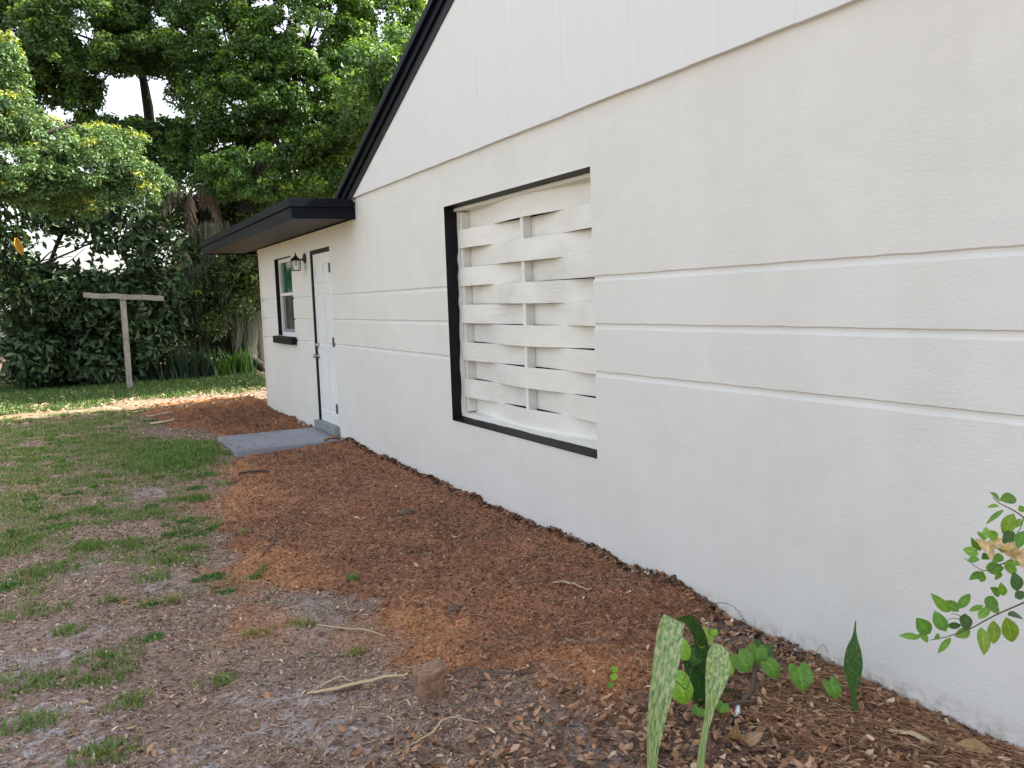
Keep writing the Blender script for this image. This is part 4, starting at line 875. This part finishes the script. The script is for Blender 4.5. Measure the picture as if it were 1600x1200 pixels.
# ------------------------------------------------------------ trees
TUN = [((-.93, 16, 5.17), (-.68, 26, 7.42), .15), ((-2.60, 16, 5.12), (-2.50, 27, 7.5), .07), ((-2.60, 15, 2.55), (-2.46, 30, 3.68), .26), ((-3.3, 15, 1.72), (-3.7, 30, 1.85), .2),
       ((3.0, 16, 5.4), (6.2, 26, 7.9), .12), ((2.6, 16, 5.2), (5.4, 26, 7.6), .1)]
def in_gap(P, sc=1.0):
    out = np.zeros(len(P), bool)
    for a, c, r_ in TUN:
        a, c = np.array(a), np.array(c); t = (P[:, 1] - a[1]) / (c[1] - a[1]); Q = a + t[:, None] * (c - a)
        dd = np.hypot((P[:, 0] - Q[:, 0]) * .75, (P[:, 2] - Q[:, 2]) * 1.15) / (r_ * (.6 + .5 * t))
        out |= dd + (vnoise(P[:, 0] * 3.5, P[:, 2] * 3.5, 5) - .5) * 1.3 < .78 * sc
    return out
def leaf_field(lobes, cdens, per, size, c_lo, c_hi, tips=None, tipp=.25, crad=.33, up=.6, ydep=1.0, gaps=True, shell=.45):
    CP = []; CN = []
    for (lx, ly, lz, rx, rz) in lobes:
        ry = (rx + rz) / 2 * ydep; n = int(cdens * 4.2 * (rx * rz + rx * ry + ry * rz))
        v = rng.normal(size=(n, 3)); v /= np.linalg.norm(v, axis=1)[:, None]; r_ = shell + (1 - shell) * rng.random((n, 1)) ** .6
        CP.append(np.array([lx, ly, lz]) + v * r_ * np.array([rx, ry, rz])); CN.append(v)
    CP = np.concatenate(CP); CN = np.concatenate(CN)
    if gaps: k = ~in_gap(CP); CP, CN = CP[k], CN[k]
    nc = len(CP); cr = crad * (.6 + .8 * rng.random(nc)); ct = rng.random(nc); istip = rng.random(nc) < tipp
    cnt = (per * (cr / crad) ** 2 * (.7 + .6 * rng.random(nc))).astype(int); idx = np.repeat(np.arange(nc), cnt); n = len(idx)
    v = rng.normal(size=(n, 3)); v /= np.linalg.norm(v, axis=1)[:, None]; v[:, 2] = np.where(v[:, 2] < -.6, -v[:, 2] * .7, v[:, 2])
    P = CP[idx] + v * (cr[idx] * (.35 + .65 * rng.random(n) ** .5))[:, None] * np.array([1.0, 1.0, .92])
    if gaps: k = ~in_gap(P, .85); P, v, idx = P[k], v[k], idx[k]; n = len(P)
    nn = v * .8 + np.array([0, 0, up * .6]) + rng.normal(size=(n, 3)) * .48; nn /= np.linalg.norm(nn, axis=1)[:, None]
    a = rng.normal(size=(n, 3)) + v * .8; a -= nn * (a * nn).sum(1)[:, None]; a /= np.linalg.norm(a, axis=1)[:, None] + 1e-9; b_ = np.cross(nn, a)
    t = np.clip(.65 * ct[idx] + .5 * rng.random(n) - .08, 0, 1)[:, None]; C = np.array(c_lo) * (1 - t) + np.array(c_hi) * t
    if tips is not None:
        tp = istip[idx] & (v[:, 2] > .1) & (rng.random(n) < .6); C[tp] = np.array(tips) * (.75 + .5 * rng.random((tp.sum(), 1)))
    return P, a, b_, nn, C, size * (.65 + .7 * rng.random(n))
def leaf_mesh(name, fld, mat, parent, asp=.5, fold=.2):
    P, a, b_, nn, C, s = fld; n = len(P); print('LEAVES', name, n); s = s[:, None]; h_ = s * asp / 2
    V = np.stack([P - a * s / 2, P + b_ * h_ + nn * h_ * fold * 2 + a * s * .05, P + a * s / 2 - nn * s * .1, P - b_ * h_ + nn * h_ * fold * 2 + a * s * .05], 1).reshape(-1, 3)
    o = np.arange(n)[:, None] * 4; F = np.concatenate([o + [0, 1, 2], o + [0, 2, 3]], 0)
    return tag(link(name, np_mesh(name, V, F, np.repeat(C, 4, 0)), M[mat], parent), kind='stuff')
def bough(m, pts, r0, r1, n=8, wob=.05):
    P = [np.array(p, float) + (rng.random(3) - .5) * wob * (0 < i < len(pts) - 1) for i, p in enumerate(pts)]; P = smooth_path(P, 4)
    rr = [r0 + (r1 - r0) * (i / (len(P) - 1)) ** .8 for i in range(len(P))]; m.tube(P, [r_ * (1 + .12 * math.sin(i * 1.7)) for i, r_ in enumerate(rr)], n)
def twigs_to(m, root, lobes, r_=.03, k=3):
    """forked limbs from a root to the lobes of a crown"""
    root0 = root
    for lb in lobes:
        root = root0; c = np.array(lb[:3]); c = c + np.array([0, .2, -.3 * lb[4]])
        if in_gap((np.array(root) * .3 + c * .7)[None])[0]: continue
        root = np.array(root) + np.array([0, 0, (rng.uniform(.3, 1.4) if c[2] > 7.2 else rng.uniform(-3.0, -2.2)) if abs(root[0] + .25) < .01 else 0]); mid = np.array(root) * .45 + c * .55 + (rng.random(3) - .5) * .6; bough(m, [root, mid, c], r_ * 2, r_, 6)
        for j in range(k):
            e = c + (rng.random(3) - .5) * np.array([lb[3], lb[3], lb[4]]) * 1.7; bough(m, [c, (c + e) / 2 + (rng.random(3) - .5) * .2, e], r_ * .8, .006, 4)

oak = thing('oak_tree', 'large bright green live oak with mossy trunks behind the far corner of the house', 'tree', (1.4, 22.5, 0))
m = MB()
bough(m, [(1.45, 22.5, -.2), (1.42, 22.5, .9), (1.25, 22.5, 2.2), (1.45, 22.6, 3.6), (1.95, 22.5, 4.9), (2.5, 22.3, 6.5), (3.1, 22.3, 8.4)], .38, .12, 12, .1)
bough(m, [(.95, 22.8, -.2), (.98, 22.8, 1.0), (.78, 22.7, 2.2), (.62, 22.6, 3.6), (.9, 22.5, 5.4)], .24, .09, 10, .1)
bough(m, [(1.75, 22.4, -.2), (1.80, 22.5, 1.1), (2.05, 22.6, 2.4), (2.9, 22.5, 4.4), (4.2, 22.6, 6.0)], .26, .09, 10, .1)
for a in ((1.2, -.5), (2.0, .1), (.6, .2), (1.7, -.8), (.85, -.4)):
    bough(m, [(1.35, 22.5, .45), ((1.35 + a[0]) / 2 + .05, 22.3 + a[1] * .5, .15), (a[0], 22.4 + a[1], -.08)], .16, .07, 8, .04)
twigs_to(m, (2.4, 22.4, 6.0), OAK, .035, 3); tr = m.build('trunk', M['bark'], oak)
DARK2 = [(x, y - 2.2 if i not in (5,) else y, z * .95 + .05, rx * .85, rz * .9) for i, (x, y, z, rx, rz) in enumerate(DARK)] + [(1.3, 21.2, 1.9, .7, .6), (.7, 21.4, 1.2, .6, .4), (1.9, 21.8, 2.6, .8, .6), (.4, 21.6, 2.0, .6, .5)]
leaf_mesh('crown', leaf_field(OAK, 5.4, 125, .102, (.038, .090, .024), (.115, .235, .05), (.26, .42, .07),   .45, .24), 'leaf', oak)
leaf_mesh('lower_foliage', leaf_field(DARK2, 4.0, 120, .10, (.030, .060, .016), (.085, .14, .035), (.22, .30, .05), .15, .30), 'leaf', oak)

BACK += [(-2.0, 24.5, 7.0, .6, .5), (-1.5, 25, 6.2, .8, .4), (-2.9, 25, 7.0, .6, .5), (-3.4, 24.5, 6.3, .6, .5), (-.2, 25, 6.2, .7, .4)]
bk = thing('background_tree', 'tall dark green tree closing the view at upper left, sky showing through its middle', 'tree', (-1.0, 25.5, 0))
m = MB(); bough(m, [(-.6, 25.6, -.2), (-.7, 25.5, 2.0), (-.3, 25.3, 4.4), (-.2, 25.1, 7.0), (-.6, 25, 9.5)], .26, .08, 10); twigs_to(m, (-.25, 25.0, 7.4), BACK, .02, 3); m.build('trunk', M['bark'], bk)
leaf_mesh('crown', leaf_field(BACK, 6.5, 120, .105, (.034, .080, .026), (.105, .205, .05), (.26, .38, .08), .35, .24), 'leaf', bk)

fr = thing('leaning_tree', 'nearer tree reaching in from the left with small leaves and yellow new tips', 'tree', (-5.6, 17.6, 0))
m = MB(); bough(m, [(-5.6, 17.6, -.2), (-5.5, 17.5, 2.0), (-5.0, 17.3, 3.6), (-4.2, 17.1, 4.45), (-3.4, 17, 4.66), (-2.82, 17, 4.70), (-2.3, 17.0, 4.85)], .22, .02, 10, .05)
bough(m, [(-5.3, 17.4, 3.0), (-4.4, 17.2, 3.5), (-3.6, 17.1, 3.55), (-3.0, 17.3, 3.65)], .10, .012, 7); twigs_to(m, (-3.6, 17.1, 4.5), FRONT, .016, 4)
m.build('trunk', M['bark'], fr)
FR2 = FRONT + [(-4.6, 17.2, 5.0, 1.0, .8), (-5.6, 17.5, 5.4, 1.2, 1.0), (-5.0, 16.6, 4.2, .9, .6), (-4.3, 17.4, 6.0, .8, .6)]
leaf_mesh('crown', leaf_field(FR2, 14, 130, .065, (.055, .115, .042), (.145, .25, .085), (.42, .46, .08), .15, .17), 'leaf', fr)

mg = thing('rubber_tree', 'broad tree with big glossy dark leaves behind the clothes post', 'tree', (-2.2, 21.0, 0))
m = MB(); bough(m, [(-2.25, 21, -.2), (-2.15, 21, .5), (-1.86, 21, 1.15), (-1.40, 21, 2.06), (-.97, 21, 2.70), (-.72, 21, 3.4)], .13, .06, 9, .03)
bough(m, [(-3.5, 21.8, -.2), (-3.47, 21.8, .8), (-3.5, 21.8, 1.5), (-3.65, 21.8, 2.5), (-4.0, 21.8, 3.2)], .16, .10, 9, .05); bough(m, [(-3.5, 21.8, 1.2), (-3.0, 21.5, 2.3), (-2.6, 21.2, 3.2), (-2.2, 21, 3.9)], .08, .03, 7)
bough(m, [(-1.6, 21, 1.7), (-2.2, 20.9, 2.2), (-2.9, 20.7, 2.3)], .05, .02, 6); bough(m, [(-1.2, 21, 2.4), (-1.5, 20.9, 3.0), (-1.9, 20.8, 3.4)], .05, .02, 6)
for j in range(5):
    q0 = np.array([-3.3 + .1 * j, 20.4 + .1 * j, 2.5 + .05 * j]); q1 = q0 + np.array([.9 + .15 * j, 0, .3 + .12 * j]); bough(m, [q0, (q0 + q1) / 2 + (rng.random(3) - .5) * .3, q1], .022, .006, 5)
for j in range(14):
    lb = MAG[j % len(MAG)]; c = np.array(lb[:3]); e = c + (rng.random(3) - .5) * np.array([1.4, .6, .8]); bough(m, [c, (c + e) / 2 + (rng.random(3) - .5) * .15, e], .02, .007, 5)
m.build('trunk', M['bark'], mg)
MAG += [(-3.4, 20.6, .75, .7, .5), (-2.6, 20.8, .6, .7, .45), (-1.8, 20.9, .55, .6, .4), (-1.1, 21.0, .9, .6, .6), (-.6, 21.3, 1.6, .5, .6)]
P, a, b_, nn, C, s = leaf_field(MAG, 6.5, 46, .165, (.024, .050, .026), (.065, .12, .05), (.10, .17, .07), .2, .34, .35, .8)
k = P[:, 1] > 19.95; P, a, b_, nn, C, s = [q[k] for q in (P, a, b_, nn, C, s)]
# a few leaves hanging across the gap under the crown
_n = 70; _P = np.stack([rng.uniform(-3.3, -1.7, _n), rng.uniform(20.1, 21.2, _n), 2.55 + .95 * rng.random(_n) ** 1.0], -1); _v = rng.normal(size=(_n, 3)) * [1, 1, .4] + [0, -.7, 0]; _v /= np.linalg.norm(_v, axis=1)[:, None]
_a = rng.normal(size=(_n, 3)) + [0, 0, -1.2]; _a -= _v * (_a * _v).sum(1)[:, None]; _a /= np.linalg.norm(_a, axis=1)[:, None]
P = np.concatenate([P, _P]); a = np.concatenate([a, _a]); nn = np.concatenate([nn, _v]); b_ = np.concatenate([b_, np.cross(_v, _a)]); C = np.concatenate([C, np.tile([.03, .065, .03], (_n, 1))]); s = np.concatenate([s, rng.uniform(.13, .22, _n)])
# the largest few hundred leaves each on their own, the rest in one piece
def big_leaf_mesh(k):
    ts = np.linspace(0, 1, 6); V = []; UVs = []
    for t in ts:
        w = .5 * .46 * math.sin(math.pi * min(.97, max(.06, t)) ** .9) ** .7
        for u in (-1, 0, 1): V.append((t - .5, u * w, .10 * abs(u) * (1 + .3 * k) - (.35 + .1 * k) * (t - .4) ** 2)); UVs.append((u, t))
    F = [(i * 3 + q, i * 3 + q + 1, i * 3 + q + 4, i * 3 + q + 3) for i in range(5) for q in (0, 1)]
    c = [(.024, .052, .026), (.036, .076, .033), (.058, .112, .043), (.10, .12, .05)][k]
    return np_mesh('big_leaf', np.array(V), np.array(F), np.array([c] * len(V)), True, np.array(UVs))
BL = [big_leaf_mesh(k) for k in range(4)]
front_i = np.argsort(P[:, 1] + rng.random(len(P)) * 1.2)[:290]; rest_i = np.setdiff1d(np.arange(len(P)), front_i)
for j, i in enumerate(front_i):
    o = link('leaf', BL[0 if j % 5 < 2 else 1 if j % 5 < 4 else (2 if j % 3 else 3)], M['gloss'] if j < 4 else None, mg)
    Rm = Matrix([[a[i][0], b_[i][0], nn[i][0]], [a[i][1], b_[i][1], nn[i][1]], [a[i][2], b_[i][2], nn[i][2]]])
    sc_ = s[i] * 1.25; o.matrix_local = Matrix.Translation(Vector(P[i]) - Vector((-2.2, 21.0, 0))) @ Rm.to_4x4() @ Matrix.Scale(sc_, 4)
for b__ in BL:
    if not b__.materials: b__.materials.append(M['gloss'])
leaf_mesh('crown', (P[rest_i], a[rest_i], b_[rest_i], nn[rest_i], C[rest_i], s[rest_i] * 1.2), 'gloss', mg, .45, .25)
# the yellow dying leaf high on the left
o = link('leaf', BL[3].copy(), None, mg); o.data.materials.clear(); o.data.materials.append(paint('yellowed_leaf', (.52, .30, .03), .5)); o['label'] = 'yellow orange dying leaf'
o.matrix_local = Matrix.Translation(Vector((-3.32 + 2.2, 19.3 - 21.0, 2.93))) @ Matrix(((0, -.9, .1), (0, .3, -.95), (-1, 0, 0))).to_4x4() @ Matrix.Scale(.34, 4)

# palm with dead brown fronds
palm = thing('palm_tree', 'palm with dead brown drooping fronds between the oak and the rubber tree', 'palm', (.35, 22.2, 0))
m = MB(); bough(m, [(.35, 22.2, -.2), (.36, 22.2, 1.5), (.30, 22.2, 3.0), (.28, 22.2, 4.2)], .13, .11, 10, .02); m.build('trunk', M['bark'], palm)
for j in range(9):
    an = rng.uniform(-2.6, 1.0) - .6; ln = rng.uniform(1.1, 1.6); dx_, dy_ = math.cos(an), -abs(math.sin(an)) * .8
    p0 = np.array([.28, 22.2, 4.15 + .1 * (j % 3)]); p1 = p0 + np.array([dx_ * .35, dy_ * .35, .22]); p2 = p0 + np.array([dx_ * .62, dy_ * .6, -.10]); p3 = p0 + np.array([dx_ * .75, dy_ * .7, -ln * .75])
    sp = smooth_path([p0, p1, p2, p3], 6); V = []; F = []; 
    for i, p in enumerate(sp[4:]):
        for s_ in (-1, 1):
            for q in range(2):
                base_ = np.array(p); tip = base_ + np.array([dy_ * s_ * .13 + rng.uniform(-.05, .05), -dx_ * s_ * .13 + rng.uniform(-.05, .05), -rng.uniform(.22, .5)]); k = len(V)
                V += [base_ + [0, 0, .012], base_ - [.010, .008, .01], tip - [.006, 0, 0], tip + [.006, 0, 0]]; F.append((k, k + 1, k + 2, k + 3))
    cc = np.array([(.20, .155, .105), (.12, .095, .065), (.27, .21, .14), (.10, .095, .06)][j % 4]); C = np.array([cc] * len(V)) * (.7 + .6 * rng.random((len(V), 1)))
    f_ = link('frond', np_mesh('frond', np.array(V), np.array(F), C), M['litter'], palm); m = MB(); m.tube(sp, [.014 - .0006 * i for i in range(len(sp))], 5); m.build('rib', M['twig'], f_)

side = thing('added_shade_tree', 'added leafy tree beyond the roof of the addition, put there to shade the far grass, its crown showing over the rake', 'tree', (6.5, 18.5, 0))
SIDE = [(5.2, 18.2, 6.4, 1.4, 1.0), (4.4, 19.4, 6.0, 1.2, .9), (6.4, 18.6, 6.9, 1.6, 1.2), (7.8, 18.0, 6.2, 1.6, 1.2), (7.2, 19.6, 7.4, 1.6, 1.2), (6.0, 20.4, 6.6, 1.4, 1.0), (8.6, 19.4, 7.4, 1.4, 1.1), (7.0, 17.2, 6.6, 1.2, .9), (8.4, 16.8, 7.0, 1.2, .8), (3.6, 17.2, 6.0, 1.1, .7), (5.0, 16.6, 6.5, 1.2, .8), (6.4, 16.4, 7.2, 1.2, .8), (4.2, 18.2, 6.8, 1.1, .7)]  # tree added for shade: crown lobes placed to darken the far grass strip
m = MB(); bough(m, [(6.5, 18.5, -.2), (6.55, 18.5, 2), (6.4, 18.6, 4), (6.6, 18.6, 6.2)], .25, .10, 10); twigs_to(m, (6.5, 18.6, 4.8), SIDE, .03, 2); m.build('trunk', M['bark'], side)
leaf_mesh('crown', leaf_field(SIDE, 3.8, 100, .115, (.036, .085, .024), (.105, .215, .05), (.22, .36, .07), .4, .34, gaps=False), 'leaf', side)

# hanging moss
def moss(parent, spots, name='spanish_moss'):
    V = []; F = []; C = []
    for (x, y, z, w, L, dens) in spots:
        for i in range(int(dens * .7)):
            px = x + rng.normal() * w * .5; py = y + rng.normal() * .15; pz = z + rng.random() * .15; l = L * (.3 + .8 * rng.random()) * max(.25, 1 - abs(px - x) / w * .6); wd = rng.uniform(.004, .010); k = len(V); nseg = 5
            for j in range(nseg + 1):
                t = j / nseg; V += [(px - wd * (1 - .6 * t), py, pz - l * t), (px + wd * (1 - .6 * t), py + .004, pz - l * t)]; px += rng.normal() * .018; py += rng.normal() * .012
            F += [(k + 2 * j, k + 2 * j + 1, k + 2 * j + 3, k + 2 * j + 2) for j in range(nseg)]; c = np.array([.105, .118, .082]) * rng.uniform(.45, 1.15); C += [c] * (2 * nseg + 2)
    return tag(link(name, np_mesh(name, np.array(V), np.array(F), np.array(C)), M['litter'], parent), 'grey green hanging moss', kind='stuff')
moss(oak, [(.23, 21.5, 2.5, .22, .9, 330), (.15, 21.6, 1.7, .15, .6, 120), (.75, 21.5, 2.2, .22, 1.3, 420), (1.05, 21.7, 1.7, .25, 1.3, 420), (1.42, 21.8, 1.5, .3, 1.3, 420), (.48, 21.4, 3.5, .25, .7, 160), (1.8, 21.6, 3.2, .3, .9, 160), (.6, 21.5, 2.9, .3, .8, 200), (.95, 22.1, 3.6, .3, .7, 140), (1.6, 21.6, 2.4, .3, 1.0, 220)])
moss(fr, [(-3.05, 17.0, 4.25, .10, .6, 80), (-2.6, 17.1, 4.1, .1, .4, 60), (-2.2, 17.2, 3.95, .1, .5, 60), (-3.3, 17.1, 4.0, .12, .5, 60)])

# strap leaved undergrowth
def strap_plant(x, y, n, h_, c, label, grp):
    V = []; F = []; C = []
    for i in range(n):
        az = rng.random() * 6.283; ln = rng.uniform(.15, 1.0); L = h_ * rng.uniform(.6, 1.15); w = rng.uniform(.018, .035); p = np.array([x + rng.normal() * .12, y + rng.normal() * .1, 0.0]); d_ = np.array([math.cos(az), math.sin(az), 0]); sd = np.array([-d_[1], d_[0], 0]); k = len(V); ns_ = 5
        cc = np.array(c) * rng.uniform(.6, 1.4)
        for j in range(ns_ + 1):
            t = j / ns_; q = p + d_ * L * (.25 * ln * t + .45 * ln * t * t) + np.array([0, 0, L * (t - .42 * ln * t * t)]); ww = w * (1 - t) ** .5 + .002; V += [q - sd * ww, q + sd * ww]; C += [cc * (.8 + .3 * t)] * 2
        F += [(k + 2 * j, k + 2 * j + 1, k + 2 * j + 3, k + 2 * j + 2) for j in range(ns_)]
    return tag(link('strap_leaved_plant', np_mesh('strap_plant', np.array(V), np.array(F), np.array(C)), M['grass']), label, 'plant', grp)
for i in range(16):
    x = -3.4 + 3.7 * (i + .5) / 16 + rng.uniform(-.1, .1); strap_plant(x, 21.4 + rng.uniform(-.6, .4), 60, rng.uniform(.55, .95), (.040, .070, .040), 'dark strap leaved plant in the shaded row under the rubber tree', 'dark strap leaved plants under the trees')
for i in range(9):
    x = -.35 + 1.6 * (i + .5) / 9 + rng.uniform(-.08, .08); strap_plant(x, 21.5 + rng.uniform(-.4, .4), 55, rng.uniform(.45, .8), (.085, .18, .035), 'bright green sword leaved plant in the row left of the oak trunk', 'bright green sword leaved plants by the oak')
# low shrubs and a far wood behind everything
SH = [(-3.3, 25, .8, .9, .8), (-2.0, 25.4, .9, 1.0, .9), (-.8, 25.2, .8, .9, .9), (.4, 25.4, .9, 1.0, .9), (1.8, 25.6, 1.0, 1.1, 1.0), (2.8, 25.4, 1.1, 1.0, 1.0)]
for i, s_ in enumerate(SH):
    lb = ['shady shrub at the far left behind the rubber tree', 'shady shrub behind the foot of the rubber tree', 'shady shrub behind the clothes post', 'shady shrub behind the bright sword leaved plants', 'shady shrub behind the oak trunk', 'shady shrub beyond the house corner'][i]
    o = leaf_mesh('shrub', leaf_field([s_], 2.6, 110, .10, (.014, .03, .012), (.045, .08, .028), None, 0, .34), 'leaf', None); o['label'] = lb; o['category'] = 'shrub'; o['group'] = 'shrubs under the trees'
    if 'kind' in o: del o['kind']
WD = [(x, 34 + 2 * (i % 2), .9 + .3 * (i % 3), 2.4, 1.4) for i, x in enumerate(np.arange(-16, 22, 2.6)) if not -7.5 < x < -4.2] + [(x, 38, 5.5, 3.4, 3.6) for x in (3.5, 7.5, 11.5, 15.5)] + [(-15, 36, 4, 4, 3.5), (-20, 34, 4, 4, 4)]
tag(leaf_mesh('far_wood', leaf_field(WD, .4, 45, .28, (.02, .045, .015), (.06, .11, .03), None, 0, .6), 'leaf', None), 'distant belt of dark foliage behind the yard trees', 'woodland')

# glimpses of neighbouring houses through the leaves
def neighbour(x0, x1, y, hgt, wallc, roofc, lb):
    t = thing('neighbour_house', lb, 'house', (x0, y, 0)); wm = paint('neighbour_wall', wallc, .6); rm = paint('neighbour_roof', roofc, .8)
    MB().box(x0, x1, y, y + 7, -.2, hgt).build('wall', wm, t)
    r_ = MB(); r_.add([(x0 - .4, y - .5, hgt - .05), (x1 + .4, y - .5, hgt - .05), (x1 + .4, y + 3.5, hgt + 1.3), (x0 - .4, y + 3.5, hgt + 1.3), (x0 - .4, y + 7.5, hgt - .05), (x1 + .4, y + 7.5, hgt - .05), (x0 - .4, y - .5, hgt + .08), (x1 + .4, y - .5, hgt + .08), (x1 + .4, y + 3.5, hgt + 1.43), (x0 - .4, y + 3.5, hgt + 1.43), (x0 - .4, y + 7.5, hgt + .08), (x1 + .4, y + 7.5, hgt + .08)],
       [(0, 3, 2, 1), (3, 4, 5, 2), (6, 7, 8, 9), (9, 8, 11, 10), (0, 1, 7, 6), (4, 10, 11, 5), (0, 6, 9, 3), (3, 9, 10, 4), (1, 2, 8, 7), (2, 5, 11, 8)]); r_.build('roof', rm, t)
    n = max(1, int((x1 - x0) / 3))
    for i in range(n):
        xc = x0 + (i + .5) * (x1 - x0) / n; w_ = MB().box(xc - .55, xc + .55, y - .04, y - .002, 1.0, 2.1).build('window', M['vinyl'], t); MB().box(xc - .48, xc + .48, y - .055, y - .041, 1.07, 2.03).build('pane', M['pane_dark'], w_)
neighbour(-8.5, -4.4, 40, 2.6, (.72, .68, .62), (.20, .16, .14), 'pale neighbouring house glimpsed through the foliage at far left')
neighbour(2.4, 8.5, 38, 2.5, (.74, .72, .70), (.22, .09, .065), 'white neighbouring house with red brown roof glimpsed past the house corner')
# leaf litter under the trees
n = 14000; x = rng.uniform(-5, 2.4, n); y = rng.uniform(22.3, 26.5, n); s = .05 + .06 * rng.random(n)
tag(chips('woodland_litter', x, y, s * 1.5, s * .6, pal(n, [(.20, .13, .08), (.13, .085, .06), (.33, .23, .14), (.42, .26, .12)], [3, 3, 1.2, .5]), .6, .015, leafy=True), 'brown fallen leaves on the ground under the trees', 'dead leaves')
n = 2200; x = rng.uniform(-4.0, 1.8, n); y = rng.uniform(14.3, 22.5, n); s = .04 + .04 * rng.random(n)
tag(chips('lawn_leaves', x, y, s * 1.4, s * .6, pal(n, [(.25, .17, .10), (.40, .28, .17), (.5, .38, .24)], [2, 2, 1]), .5, .03, leafy=True), 'scattered dry leaves on the far grass', 'dead leaves')
